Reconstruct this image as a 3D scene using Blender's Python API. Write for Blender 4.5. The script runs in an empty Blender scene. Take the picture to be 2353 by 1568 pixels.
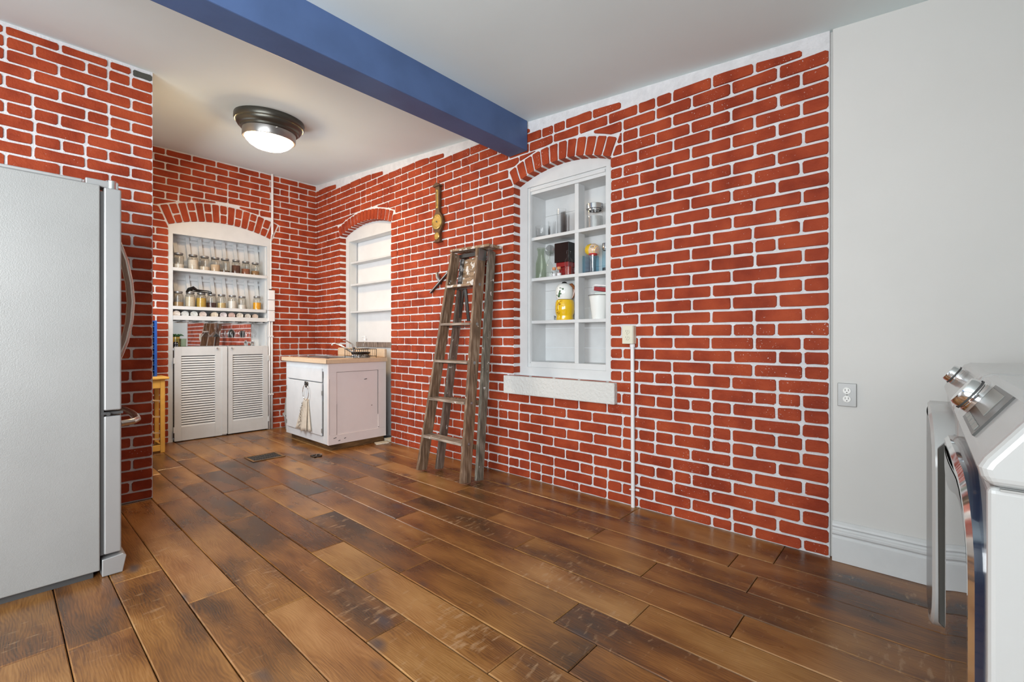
import bpy, bmesh, math, random
from mathutils import Vector, Matrix
rnd = random.Random(7)
PI = math.pi
sc = bpy.context.scene
COL = sc.collection

# ------------------------------------------------------------------ camera, world, lights, exposure
YAW = math.atan2(1186.5, 1060.0)
cam = bpy.data.cameras.new('camera'); camo = bpy.data.objects.new('camera', cam); COL.objects.link(camo)
camo.location = (0, 0, 1.10); camo.rotation_euler = (PI/2, 0, -YAW)
cam.sensor_width = 36; cam.lens = 1060.0/2353*36; cam.shift_y = -7/2353; cam.clip_start = 0.02
sc.camera = camo
vs = sc.view_settings
vs.view_transform = 'Standard'; vs.look = 'None'; vs.gamma = 1; vs.use_curve_mapping = False
vs.exposure = -0.2
wd = bpy.data.worlds.new('world'); sc.world = wd; wd.use_nodes = True
wd.node_tree.nodes['Background'].inputs[0].default_value = (0.85, 0.93, 1.0, 1)
wd.node_tree.nodes['Background'].inputs[1].default_value = 1.2

def area(name, loc, aim, sx, sy, power, color):
    l = bpy.data.lights.new(name, 'AREA'); l.shape = 'RECTANGLE'; l.size = sx; l.size_y = sy
    l.energy = power; l.color = color
    o = bpy.data.objects.new(name, l); COL.objects.link(o); o.location = loc
    o.rotation_euler = (Vector(aim)-Vector(loc)).to_track_quat('-Z', 'Y').to_euler()
    return o
area('window_daylight', (-2.45, 0.95, 1.45), (2.8, 1.6, 1.1), 2.2, 1.5, 50, (0.90, 0.95, 1.0))
area('window_ground_bounce', (-2.44, 0.95, 1.30), (1.2, 2.6, 2.9), 2.2, 1.2, 108, (0.93, 0.98, 1.0))  # added upward fill lamp to brighten the ceiling
area('front_window_daylight', (-1.70, -0.86, 1.62), (0.9, 4.6, 1.5), 1.6, 1.3, 84, (0.94, 0.97, 1.0)).data.spread = 2.1
area('alcove_window_daylight', (0.735, 4.90, 1.60), (2.6, 4.9, 0.9), 0.85, 1.1, 36, (0.88, 0.95, 1.0))
LAMP = 102      # the dome of the ceiling light is the warm lamp of the alcove

W = 2.78; BK = 5.90; LW = 3.96
def zc(y): return 2.61 + 0.0797*y

# ------------------------------------------------------------------ materials
def mat(name, color, rough=0.5, metal=0.0, spec=0.5, noise=0, nscale=8, bump=0, bscale=60, dark=None, emit=0, coat=0):
    m = bpy.data.materials.new(name); m.use_nodes = True
    nt = m.node_tree; b = nt.nodes['Principled BSDF']
    b.inputs['Base Color'].default_value = (*color, 1); b.inputs['Roughness'].default_value = rough
    b.inputs['Metallic'].default_value = metal; b.inputs['Specular IOR Level'].default_value = spec
    b.inputs['Coat Weight'].default_value = coat
    if emit:
        b.inputs['Emission Color'].default_value = (*color, 1); b.inputs['Emission Strength'].default_value = emit
    if noise:
        g = nt.nodes.new('ShaderNodeNewGeometry')
        n = nt.nodes.new('ShaderNodeTexNoise'); n.inputs['Scale'].default_value = nscale; n.inputs['Detail'].default_value = 5
        nt.links.new(g.outputs['Position'], n.inputs['Vector'])
        mx = nt.nodes.new('ShaderNodeMix'); mx.data_type = 'RGBA'
        d = dark or tuple(c*(1-noise) for c in color)
        mx.inputs['A'].default_value = (*d, 1); mx.inputs['B'].default_value = (*color, 1)
        r = nt.nodes.new('ShaderNodeMapRange'); r.inputs['From Min'].default_value = 0.35; r.inputs['From Max'].default_value = 0.6
        nt.links.new(n.outputs['Fac'], r.inputs['Value']); nt.links.new(r.outputs['Result'], mx.inputs['Factor'])
        nt.links.new(mx.outputs['Result'], b.inputs['Base Color'])
    if bump:
        g = nt.nodes.new('ShaderNodeNewGeometry')
        n = nt.nodes.new('ShaderNodeTexNoise'); n.inputs['Scale'].default_value = bscale; n.inputs['Detail'].default_value = 4
        nt.links.new(g.outputs['Position'], n.inputs['Vector'])
        bp = nt.nodes.new('ShaderNodeBump'); bp.inputs['Strength'].default_value = bump; bp.inputs['Distance'].default_value = 0.01
        nt.links.new(n.outputs['Fac'], bp.inputs['Height']); nt.links.new(bp.outputs['Normal'], b.inputs['Normal'])
    return m

def ramp(nt, stops):
    r = nt.nodes.new('ShaderNodeValToRGB'); e = r.color_ramp.elements
    e[0].position, e[0].color = stops[0][0], (*stops[0][1], 1); e[1].position, e[1].color = stops[-1][0], (*stops[-1][1], 1)
    for p, c in stops[1:-1]:
        k = e.new(p); k.color = (*c, 1)
    return r

def brick_mat():
    m = mat('painted_brick', (0.34, 0.045, 0.02), 0.6, spec=0.12); nt = m.node_tree; b = nt.nodes['Principled BSDF']; L = nt.links.new
    g = nt.nodes.new('ShaderNodeNewGeometry')
    n1 = nt.nodes.new('ShaderNodeTexNoise'); n1.inputs['Scale'].default_value = 7; n1.inputs['Detail'].default_value = 3
    L(g.outputs['Position'], n1.inputs['Vector'])
    r1 = ramp(nt, [(0.3, (0.225, 0.032, 0.013)), (0.5, (0.30, 0.047, 0.018)), (0.72, (0.37, 0.064, 0.023))]); L(n1.outputs['Fac'], r1.inputs['Fac'])
    n2 = nt.nodes.new('ShaderNodeTexNoise'); n2.inputs['Scale'].default_value = 130; n2.inputs['Detail'].default_value = 3
    L(g.outputs['Position'], n2.inputs['Vector'])
    n3 = nt.nodes.new('ShaderNodeTexNoise'); n3.inputs['Scale'].default_value = 2.4; L(g.outputs['Position'], n3.inputs['Vector'])
    ad = nt.nodes.new('ShaderNodeMath'); ad.operation = 'MULTIPLY_ADD'; ad.inputs[1].default_value = 0.28; L(n3.outputs['Fac'], ad.inputs[0]); L(n2.outputs['Fac'], ad.inputs[2])
    mr = nt.nodes.new('ShaderNodeMapRange'); mr.inputs['From Min'].default_value = 0.86; mr.inputs['From Max'].default_value = 0.92; L(ad.outputs[0], mr.inputs['Value'])
    mx = nt.nodes.new('ShaderNodeMix'); mx.data_type = 'RGBA'; mx.inputs['B'].default_value = (0.72, 0.66, 0.64, 1)
    L(r1.outputs['Color'], mx.inputs['A']); L(mr.outputs['Result'], mx.inputs['Factor']); L(mx.outputs['Result'], b.inputs['Base Color'])
    n4 = nt.nodes.new('ShaderNodeTexNoise'); n4.inputs['Scale'].default_value = 55; n4.inputs['Detail'].default_value = 6; L(g.outputs['Position'], n4.inputs['Vector'])
    bp = nt.nodes.new('ShaderNodeBump'); bp.inputs['Strength'].default_value = 0.45; bp.inputs['Distance'].default_value = 0.008
    L(n4.outputs['Fac'], bp.inputs['Height']); L(bp.outputs['Normal'], b.inputs['Normal'])
    return m

def plank_mat(name, light):
    m = mat(name, (0.2, 0.1, 0.04), 0.3); nt = m.node_tree; b = nt.nodes['Principled BSDF']; L = nt.links.new
    g = nt.nodes.new('ShaderNodeNewGeometry'); oi = nt.nodes.new('ShaderNodeObjectInfo')
    mm = nt.nodes.new('ShaderNodeVectorMath'); mm.operation = 'MULTIPLY_ADD'
    cb = nt.nodes.new('ShaderNodeCombineXYZ')
    for i in range(3): L(oi.outputs['Random'], cb.inputs[i])
    sp = nt.nodes.new('ShaderNodeVectorMath'); sp.operation = 'SCALE'; sp.inputs['Scale'].default_value = 17; L(cb.outputs[0], sp.inputs[0])
    def coord(s):
        v = nt.nodes.new('ShaderNodeVectorMath'); v.operation = 'MULTIPLY_ADD'; v.inputs[1].default_value = s
        L(g.outputs['Position'], v.inputs[0]); L(sp.outputs[0], v.inputs[2]); return v.outputs[0]
    def noise(s, sc_, det=5, dist=0):
        n = nt.nodes.new('ShaderNodeTexNoise'); n.inputs['Scale'].default_value = sc_; n.inputs['Detail'].default_value = det
        n.inputs['Distortion'].default_value = dist; L(coord(s), n.inputs['Vector']); return n.outputs['Fac']
    fine = noise((110, 4, 1), 3.0, 6, 0.2)
    w = nt.nodes.new('ShaderNodeTexWave'); w.wave_type = 'BANDS'; w.bands_direction = 'X'; w.inputs['Scale'].default_value = 34
    w.inputs['Distortion'].default_value = 30; w.inputs['Detail'].default_value = 1.5; w.inputs['Detail Scale'].default_value = 0.35
    L(coord((1.0, 0.30, 1)), w.inputs['Vector'])
    blotch = noise((3.4, 1.2, 1), 1.6, 5, 0.15)
    r1 = ramp(nt, [(0.24, (0.035, 0.021, 0.013)), (0.36, (0.078, 0.038, 0.015)), (0.46, (0.150, 0.066, 0.018)), (0.56, (0.240, 0.112, 0.028)), (0.72, (0.36, 0.195, 0.065))])
    f1 = nt.nodes.new('ShaderNodeMath'); f1.operation = 'MULTIPLY_ADD'; f1.inputs[1].default_value = 0.26; L(fine, f1.inputs[0])
    f2 = nt.nodes.new('ShaderNodeMath'); f2.operation = 'MULTIPLY_ADD'; f2.inputs[1].default_value = 0.82; L(blotch, f2.inputs[0])
    f3 = nt.nodes.new('ShaderNodeMath'); f3.operation = 'MULTIPLY_ADD'; f3.inputs[1].default_value = 0.055; L(w.outputs['Fac'], f3.inputs[0]); f3.inputs[2].default_value = -0.05
    f4 = nt.nodes.new('ShaderNodeMath'); f4.operation = 'MULTIPLY_ADD'; f4.inputs[1].default_value = 0.17; L(oi.outputs['Random'], f4.inputs[0]); f4.inputs[2].default_value = -0.150 + light
    L(f4.outputs[0], f3.inputs[2]); L(f3.outputs[0], f2.inputs[2]); L(f2.outputs[0], f1.inputs[2]); L(f1.outputs[0], r1.inputs['Fac'])
    # redder planks here and there
    hs = nt.nodes.new('ShaderNodeHueSaturation'); L(r1.outputs['Color'], hs.inputs['Color'])
    mr = nt.nodes.new('ShaderNodeMapRange'); mr.inputs['To Min'].default_value = 0.482; mr.inputs['To Max'].default_value = 0.506; L(noise((1, 1, 1), 0.9, 2), mr.inputs['Value']); L(mr.outputs[0], hs.inputs['Hue'])
    # dark knots
    v = nt.nodes.new('ShaderNodeTexVoronoi'); v.inputs['Scale'].default_value = 1.0; v.inputs['Randomness'].default_value = 1.0
    nz = nt.nodes.new('ShaderNodeTexNoise'); nz.inputs['Scale'].default_value = 9; L(g.outputs['Position'], nz.inputs['Vector'])
    vm = nt.nodes.new('ShaderNodeVectorMath'); vm.operation = 'MULTIPLY_ADD'; vm.inputs[1].default_value = (0.18, 0.18, 0); L(nz.outputs['Color'], vm.inputs[0]); L(coord((5.0, 2.4, 1)), vm.inputs[2])
    L(vm.outputs[0], v.inputs['Vector'])
    kr = nt.nodes.new('ShaderNodeMapRange'); kr.inputs['From Min'].default_value = 0.05; kr.inputs['From Max'].default_value = 0.17; kr.inputs['To Min'].default_value = 0.85; kr.inputs['To Max'].default_value = 0.0
    L(v.outputs['Distance'], kr.inputs['Value'])
    mk = nt.nodes.new('ShaderNodeMix'); mk.data_type = 'RGBA'; mk.inputs['B'].default_value = (0.050, 0.042, 0.045, 1)
    L(hs.outputs['Color'], mk.inputs['A']); L(kr.outputs[0], mk.inputs['Factor'])
    # pale scuffs and scratches
    sf = noise((14, 40, 1), 1.2, 8, 0.2); sb = noise((1, 1, 1), 1.3, 3)
    sa = nt.nodes.new('ShaderNodeMath'); sa.operation = 'MULTIPLY_ADD'; sa.inputs[1].default_value = 0.7; L(sb, sa.inputs[0]); L(sf, sa.inputs[2])
    sr = nt.nodes.new('ShaderNodeMapRange'); sr.inputs['From Min'].default_value = 0.98; sr.inputs['From Max'].default_value = 1.12; sr.inputs['To Max'].default_value = 0.55; L(sa.outputs[0], sr.inputs['Value'])
    ms = nt.nodes.new('ShaderNodeMix'); ms.data_type = 'RGBA'; ms.inputs['B'].default_value = (0.42, 0.27, 0.15, 1)
    L(mk.outputs['Result'], ms.inputs['A']); L(sr.outputs[0], ms.inputs['Factor']); L(ms.outputs['Result'], b.inputs['Base Color'])
    rr = nt.nodes.new('ShaderNodeMapRange'); rr.inputs['To Min'].default_value = 0.16; rr.inputs['To Max'].default_value = 0.42; L(blotch, rr.inputs['Value']); L(rr.outputs[0], b.inputs['Roughness'])
    bp = nt.nodes.new('ShaderNodeBump'); bp.inputs['Strength'].default_value = 0.12; bp.inputs['Distance'].default_value = 0.004; L(fine, bp.inputs['Height']); L(bp.outputs['Normal'], b.inputs['Normal'])
    return m

def old_wood(name, base, light, stretch=(1, 1, 8), spots=0.0, spotc=(0.6, 0.58, 0.55)):
    m = mat(name, base, 0.6); nt = m.node_tree; b = nt.nodes['Principled BSDF']; L = nt.links.new
    g = nt.nodes.new('ShaderNodeNewGeometry')
    v = nt.nodes.new('ShaderNodeVectorMath'); v.operation = 'MULTIPLY'; v.inputs[1].default_value = tuple(60/s for s in stretch); L(g.outputs['Position'], v.inputs[0])
    n = nt.nodes.new('ShaderNodeTexNoise'); n.inputs['Scale'].default_value = 1; n.inputs['Detail'].default_value = 6; L(v.outputs[0], n.inputs['Vector'])
    r = ramp(nt, [(0.3, tuple(c*0.45 for c in base)), (0.5, base), (0.75, light)]); L(n.outputs['Fac'], r.inputs['Fac'])
    out = r.outputs['Color']
    if spots:
        n2 = nt.nodes.new('ShaderNodeTexNoise'); n2.inputs['Scale'].default_value = 22; n2.inputs['Detail'].default_value = 6; L(g.outputs['Position'], n2.inputs['Vector'])
        mr = nt.nodes.new('ShaderNodeMapRange'); mr.inputs['From Min'].default_value = 0.72-spots; mr.inputs['From Max'].default_value = 0.76-spots; L(n2.outputs['Fac'], mr.inputs['Value'])
        mx = nt.nodes.new('ShaderNodeMix'); mx.data_type = 'RGBA'; mx.inputs['B'].default_value = (*spotc, 1); L(out, mx.inputs['A']); L(mr.outputs[0], mx.inputs['Factor']); out = mx.outputs['Result']
    L(out, b.inputs['Base Color'])
    return m

def glass(name, tint=(1, 1, 1), gloss=0.9, opac=0.0, blend=0.10):
    m = bpy.data.materials.new(name); m.use_nodes = True; nt = m.node_tree; nt.nodes.clear(); L = nt.links.new
    o = nt.nodes.new('ShaderNodeOutputMaterial'); t = nt.nodes.new('ShaderNodeBsdfTransparent'); t.inputs[0].default_value = (*tint, 1)
    gl = nt.nodes.new('ShaderNodeBsdfGlossy'); gl.inputs['Roughness'].default_value = 0.05; gl.inputs[0].default_value = (gloss, gloss, gloss, 1)
    f = nt.nodes.new('ShaderNodeLayerWeight'); f.inputs[0].default_value = blend
    mr = nt.nodes.new('ShaderNodeMapRange'); mr.inputs['To Min'].default_value = 0.02+opac; mr.inputs['To Max'].default_value = 0.42; L(f.outputs['Fresnel'], mr.inputs['Value'])
    mx = nt.nodes.new('ShaderNodeMixShader'); L(mr.outputs[0], mx.inputs[0]); L(t.outputs[0], mx.inputs[1]); L(gl.outputs[0], mx.inputs[2]); L(mx.outputs[0], o.inputs[0])
    return m

M = {
 'brick': brick_mat(),
 'mortar': mat('white_mortar_paint', (0.68, 0.675, 0.69), 0.7, bump=0.5, bscale=90, noise=0.10, nscale=20),
 'plaster': mat('white_plaster', (0.635, 0.63, 0.61), 0.65, noise=0.03, nscale=2, bump=0.05, bscale=12),
 'ceiling': mat('ceiling_paint', (0.72, 0.83, 0.85), 0.7, noise=0.03, nscale=1.5, bump=0.06, bscale=6),
 'black_brick': mat('grey_painted_brick', (0.06, 0.06, 0.05), 0.6, bump=0.3, bscale=80),
 'beam': mat('navy_gloss_paint', (0.070, 0.118, 0.250), 0.42, spec=0.25, noise=0.14, nscale=4, bump=0.04, bscale=14),
 'white': mat('white_gloss_paint', (0.61, 0.625, 0.63), 0.42, noise=0.05, nscale=9, bump=0.06, bscale=30),
 'white_in': mat('white_matt_paint', (0.70, 0.70, 0.70), 0.6, noise=0.04, nscale=6),
 'cab': mat('worn_white_paint', (0.64, 0.655, 0.67), 0.45, noise=0.06, nscale=7, bump=0.05, bscale=30),
 'pinkish': mat('pale_pink_grey_paint', (0.74, 0.67, 0.65), 0.5, noise=0.05, nscale=5),
 'sill': mat('rough_white_stone_paint', (0.60, 0.60, 0.58), 0.8, bump=0.8, bscale=45),
 'scratch': mat('dark_chip', (0.05, 0.045, 0.04), 0.7),
 'plank': plank_mat('stained_pine', 0.0),
 'plank_edge': plank_mat('worn_pine_edge', 0.06),
 'underfloor': mat('dark_underfloor', (0.02, 0.015, 0.01), 0.9),
 'fridge': mat('grey_steel_panel', (0.30, 0.30, 0.292), 0.42, metal=0.25, noise=0.06, nscale=3, bump=0.10, bscale=220),
 'steel': mat('satin_steel_door', (0.38, 0.38, 0.38), 0.36, metal=0.5, noise=0.04, nscale=4),
 'dgasket': mat('dark_gasket', (0.05, 0.05, 0.05), 0.5),
 'handle': mat('warm_steel_handle', (0.55, 0.47, 0.42), 0.22, metal=1.0),
 'chrome': mat('chrome', (0.80, 0.80, 0.80), 0.08, metal=1.0),
 'dull_metal': mat('dull_metal', (0.33, 0.33, 0.32), 0.4, metal=0.9),
 'enamel': mat('white_enamel', (0.42, 0.42, 0.412), 0.18, coat=0.15),
 'greyglass': mat('dark_grey_plastic', (0.05, 0.05, 0.045), 0.2),
 'black_glass': mat('black_mirror_glass', (0.20, 0.20, 0.21), 0.02, metal=0.95),
 'navy_gloss': mat('dark_blue_gloss', (0.006, 0.014, 0.035), 0.12, coat=1.0),
 'display': mat('display_glass', (0.030, 0.028, 0.024), 0.22, spec=0.2),
 'display_lit': mat('display_grey', (0.20, 0.20, 0.18), 0.25, spec=0.2),
 'bronze': mat('dark_bronze_metal', (0.085, 0.082, 0.070), 0.32, metal=0.75),
 'nickel': mat('satin_nickel', (0.32, 0.31, 0.30), 0.30, metal=0.85),
 'opal': mat('opal_glass_lit', (1.0, 0.68, 0.36), 0.3, emit=LAMP),
 'laminate': mat('beige_laminate', (0.62, 0.46, 0.31), 0.38, noise=0.07, nscale=40),
 'toekick': old_wood('toe_kick_wood', (0.13, 0.065, 0.022), (0.24, 0.13, 0.05), (8, 8, 1)),
 'strip': old_wood('weathered_wood_strip', (0.20, 0.15, 0.12), (0.36, 0.29, 0.24), (1, 1, 6)),
 'yellow_wood': mat('yellow_varnished_pine', (0.66, 0.36, 0.07), 0.4, noise=0.12, nscale=14),
 'pale_wood': mat('pale_dowel_wood', (0.50, 0.33, 0.18), 0.5, noise=0.15, nscale=20),
 'blue': mat('bright_blue_paint', (0.008, 0.055, 0.24), 0.4),
 'ladder': old_wood('old_ladder_wood', (0.16, 0.095, 0.055), (0.33, 0.24, 0.17), (1, 1, 9), 0.03),
 'ladder_grey': old_wood('grey_worn_ladder_wood', (0.125, 0.085, 0.062), (0.27, 0.21, 0.17), (1, 1, 9), 0.05),
 'ladder_teal': old_wood('slate_painted_ladder_wood', (0.125, 0.105, 0.078), (0.27, 0.235, 0.19), (1, 1, 7), 0.06),
 'tread': old_wood('worn_tread_wood', (0.26, 0.20, 0.155), (0.44, 0.38, 0.32), (1, 7, 1), 0.06),
 'splat': old_wood('paint_spattered_board', (0.24, 0.15, 0.085), (0.40, 0.28, 0.18), (1, 4, 1), 0.20),
 'tar': mat('dried_black_paint', (0.03, 0.03, 0.03), 0.35, noise=0.2, dark=(0.3, 0.3, 0.3), nscale=40),
 'iron': mat('dark_iron', (0.06, 0.055, 0.05), 0.45, metal=0.6),
 'walnut': mat('dark_walnut', (0.10, 0.050, 0.022), 0.35, noise=0.3, nscale=20),
 'brass': mat('brass_dial', (0.70, 0.50, 0.16), 0.28, metal=0.7, noise=0.2, nscale=40),
 'cream': mat('cream_plastic', (0.66, 0.64, 0.52), 0.4),
 'greyplate': mat('grey_metal_plate', (0.30, 0.30, 0.295), 0.4, metal=0.4),
 'socket': mat('white_socket', (0.78, 0.78, 0.76), 0.35),
 'glass': glass('clear_glass', (.985,.985,.985)),
 'jar_glass': glass('jar_glass', (.90, .89, .86), .85, .03, .22),
 'glass_blue': glass('pale_blue_glass', (0.80, 0.92, 0.97), 0.9, 0.05),
 'glass_green': glass('old_green_glass', (0.84, 0.88, 0.80)),
 'glass_yellow': glass('yellow_glass', (0.95, 0.75, 0.30), 0.9, 0.05),
 'glass_green2': glass('leaf_green_glass', (0.05, 0.45, 0.20), 0.8, 0.1),
 'mirror': mat('mirror_silver', (0.86, 0.86, 0.86), 0.02, metal=1.0),
 'black': mat('black_lacquer', (0.006, 0.006, 0.006), 0.12),
 'red': mat('dark_red_lacquer', (0.22, 0.006, 0.008), 0.25),
 'towel': mat('cream_linen', (0.62, 0.55, 0.46), 0.9, noise=0.1, nscale=60, bump=0.3, bscale=200),
 'ink': mat('dark_print', (0.10, 0.08, 0.06), 0.9),
 'cork': mat('cork', (0.55, 0.25, 0.12), 0.8),
 'lid': mat('tin_lid', (0.24, 0.235, 0.23), 0.42, metal=0.7),
 'paper_lid': mat('pinkish_white_lid', (0.68, 0.60, 0.54), 0.5),
 'stone': mat('cream_stone_tile', (0.66, 0.62, 0.50), 0.8, noise=0.25, nscale=30, bump=0.4, bscale=60),
 'yellow_glaze': mat('yellow_glaze', (0.80, 0.50, 0.01), 0.12, noise=0.15, nscale=12, coat=0.6),
 'white_glaze': mat('white_glaze', (0.78, 0.80, 0.78), 0.12, coat=0.6),
 'green_glaze': mat('green_glaze', (0.025, 0.09, 0.03), 0.2),
 'brown_glaze': mat('brown_glaze', (0.22, 0.07, 0.02), 0.15),
 'tan_glaze': mat('tan_glaze', (0.70, 0.38, 0.18), 0.2),
 'plastic_w': mat('white_plastic', (0.74, 0.74, 0.75), 0.4),
 'bucket': mat('grey_translucent_plastic', (0.36, 0.35, 0.33), 0.5),
}
def powder(name, c, r=0.85, n=0.15, s=120): return mat(name, c, r, noise=n, nscale=s)

# ------------------------------------------------------------------ mesh helpers
class MB:
    def __init__(s): s.v = []; s.f = []; s.mi = []; s.cur = 0; s.sm = []; s.smooth = False
    def add(s, vs_, fs_):
        b = len(s.v); s.v += [tuple(p) for p in vs_]
        for f in fs_: s.f.append(tuple(b+i for i in f)); s.mi.append(s.cur); s.sm.append(s.smooth)
    def hexa(s, p):   # 8 points: bottom 4 ccw, top 4 ccw
        s.add(p, [(0,3,2,1),(4,5,6,7),(0,1,5,4),(1,2,6,5),(2,3,7,6),(3,0,4,7)])
    def box(s, x0, x1, y0, y1, z0, z1):
        s.hexa([(x0,y0,z0),(x1,y0,z0),(x1,y1,z0),(x0,y1,z0),(x0,y0,z1),(x1,y0,z1),(x1,y1,z1),(x0,y1,z1)])
    def cbox(s, c, d): s.box(c[0]-d[0]/2, c[0]+d[0]/2, c[1]-d[1]/2, c[1]+d[1]/2, c[2]-d[2]/2, c[2]+d[2]/2)
    def bar(s, a, b, w, d, up=(0,0,1)):   # box beam from a to b; w across, d along 'up' side
        a = Vector(a); b = Vector(b); t = (b-a).normalized(); u = Vector(up); side = t.cross(u).normalized(); n = side.cross(t).normalized()
        p = []
        for e in (a, b):
            for i, j in ((-1,-1),(1,-1),(1,1),(-1,1)): p.append(e + side*(i*w/2) + n*(j*d/2))
        s.hexa(p)
    def tube(s, pts, r, n=10, closed=False):
        pts = [Vector(p) for p in pts]; N = len(pts); rs = r if isinstance(r, (list, tuple)) else [r]*N
        base = len(s.v); prev = None
        for i, p in enumerate(pts):
            t = (pts[(i+1) % N]-pts[i-1]) if closed else (pts[min(i+1, N-1)]-pts[max(i-1, 0)])
            t.normalize()
            if prev is None:
                a = Vector((0,0,1)) if abs(t.z) < 0.9 else Vector((1,0,0)); nrm = t.cross(a).normalized()
            else: nrm = (prev - t*prev.dot(t)).normalized()
            prev = nrm; bn = t.cross(nrm)
            for k in range(n):
                a = 2*PI*k/n; s.v.append(tuple(p + (nrm*math.cos(a)+bn*math.sin(a))*rs[i]))
        segs = N if closed else N-1
        for i in range(segs):
            for k in range(n):
                a = base+i*n+k; b = base+i*n+(k+1) % n; j = base+((i+1) % N)*n
                s.f.append((a, b, j+(k+1) % n, j+k)); s.mi.append(s.cur); s.sm.append(True)
        if not closed:
            s.f.append(tuple(base+k for k in reversed(range(n)))); s.mi.append(s.cur); s.sm.append(False)
            s.f.append(tuple(base+(N-1)*n+k for k in range(n))); s.mi.append(s.cur); s.sm.append(False)
    def lathe(s, prof, c=(0,0,0), axis=(0,0,1), n=24, sq=0):   # prof: (r, h) from bottom to top
        ax = Vector(axis).normalized(); a = Vector((1,0,0)) if abs(ax.x) < 0.9 else Vector((0,1,0))
        u = (a - ax*a.dot(ax)).normalized(); w = ax.cross(u); c = Vector(c); base = len(s.v)
        for r, h in prof:
            for k in range(n):
                an = 2*PI*k/n; q = 1
                if sq: q = 1/max(abs(math.cos(an)), abs(math.sin(an)))**sq
                s.v.append(tuple(c + ax*h + (u*math.cos(an)+w*math.sin(an))*max(r, 1e-5)*q))
        for i in range(len(prof)-1):
            for k in range(n):
                s.f.append((base+i*n+k, base+i*n+(k+1) % n, base+(i+1)*n+(k+1) % n, base+(i+1)*n+k)); s.mi.append(s.cur); s.sm.append(True)
    def prism(s, poly, f0, f1):   # poly: 2D points, f0/f1 map (a,b)->3D for the two ends
        n = len(poly); b = len(s.v); s.v += [tuple(f0(*p)) for p in poly]+[tuple(f1(*p)) for p in poly]
        s.f.append(tuple(b+i for i in reversed(range(n)))); s.f.append(tuple(b+n+i for i in range(n)))
        for i in range(n): s.f.append((b+i, b+(i+1) % n, b+n+(i+1) % n, b+n+i))
        for _ in range(n+2): s.mi.append(s.cur); s.sm.append(False)
    def build(s, name, mats, parent=None, bevel=0, seg=2, label=None, kind=None, fix=True):
        me = bpy.data.meshes.new(name); me.from_pydata(s.v, [], s.f)
        for m in (mats if isinstance(mats, (list, tuple)) else [mats]): me.materials.append(M[m] if isinstance(m, str) else m)
        me.polygons.foreach_set('material_index', s.mi); me.polygons.foreach_set('use_smooth', s.sm)
        if fix:
            bm = bmesh.new(); bm.from_mesh(me); bmesh.ops.recalc_face_normals(bm, faces=bm.faces)
            for e in bm.edges:
                if len(e.link_faces) == 2 and e.calc_face_angle(0) > 0.61: e.smooth = False
            bm.to_mesh(me); bm.free()
        me.update()
        o = bpy.data.objects.new(name, me); COL.objects.link(o)
        if parent: o.parent = parent; o.matrix_parent_inverse = parent_inv(parent)
        if bevel:
            b = o.modifiers.new('bevel', 'BEVEL'); b.width = bevel; b.segments = seg; b.limit_method = 'ANGLE'; b.angle_limit = math.radians(40)
        if label: o['label'] = label
        if kind: o['kind'] = kind
        return o
def parent_inv(p):
    m = Matrix.Identity(4); q = p
    chain = []
    while q: chain.append(q); q = q.parent
    for q in reversed(chain): m = m @ (q.matrix_parent_inverse @ q.matrix_basis) if q.parent else q.matrix_basis.copy()
    return m.inverted()
def thing(name, label, cat, loc=(0,0,0), group=None, rz=0):
    o = bpy.data.objects.new(name, None); COL.objects.link(o); o.location = loc; o.rotation_euler = (0,0,rz); o.empty_display_size = 0.05
    o['label'] = label; o['category'] = cat
    if group: o['group'] = group
    return o
def tag(o, label, cat, group=None):
    o['label'] = label; o['category'] = cat
    if group: o['group'] = group
    return o
def struct(o, label=None):
    o['kind'] = 'structure'
    if label: o['label'] = label
    return o
def copy_tree(o, parent=None):
    c = o.copy(); COL.objects.link(c)
    if parent: c.parent = parent
    for ch in list(o.children): copy_tree(ch, c)
    return c
def bx(name, m, dims, parent=None, bevel=0, **k):
    b = MB(); b.box(*dims); return b.build(name, m, parent, bevel, **k)

# ------------------------------------------------------------------ shell
def arc_of(o):
    s0, s1, sp, cr = o['s0'], o['s1'], o['spring'], o['crown']; h = cr-sp; c = (s1-s0)/2; R = (c*c+h*h)/(2*h)
    return ((s0+s1)/2, cr-R, R)
def zarc(o, s):
    cs, cz, R = arc_of(o); return cz+math.sqrt(max(R*R-(s-cs)**2, 0))
CUP = dict(s0=1.200, s1=2.228, z0=0.0, spring=2.295, crown=2.395, t=0.195, n=15)
N1 = dict(s0=4.184, s1=5.272, z0=0.0, spring=2.325, crown=2.425, t=0.115, n=16)
N2 = dict(s0=1.580, s1=2.462, z0=0.80, spring=2.328, crown=2.420, t=0.128, n=12)

def wall_mesh(name, mp, s0, s1, ztop, ops, m, thick):
    b = MB(); cuts = {s0, s1}
    for o in ops:
        for i in range(17): cuts.add(o['s0']+(o['s1']-o['s0'])*i/16)
    cuts = sorted(c for c in cuts if s0 <= c <= s1)
    for a, c in zip(cuts, cuts[1:]):
        if c-a < 1e-6: continue
        mid = (a+c)/2; op = next((o for o in ops if o['s0'] < mid < o['s1']), None)
        iv = []
        if op:
            if op['z0'] > 0.01: iv.append((0, 0, op['z0'], op['z0']))
            iv.append((zarc(op, a), zarc(op, c), ztop(a), ztop(c)))
        else: iv.append((0, 0, ztop(a), ztop(c)))
        for za, zb, zta, ztb in iv:
            b.hexa([mp(a, za, 0), mp(c, zb, 0), mp(c, zb, thick), mp(a, za, thick), mp(a, zta, 0), mp(c, ztb, 0), mp(c, ztb, thick), mp(a, zta, thick)])
    return struct(b.build(name, m))
mpR = lambda s, z, d: (W+d, s, z)
mpB = lambda s, z, d: (s, BK+d, z)
mpL = lambda s, z, d: (s, LW+d, z)
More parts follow.
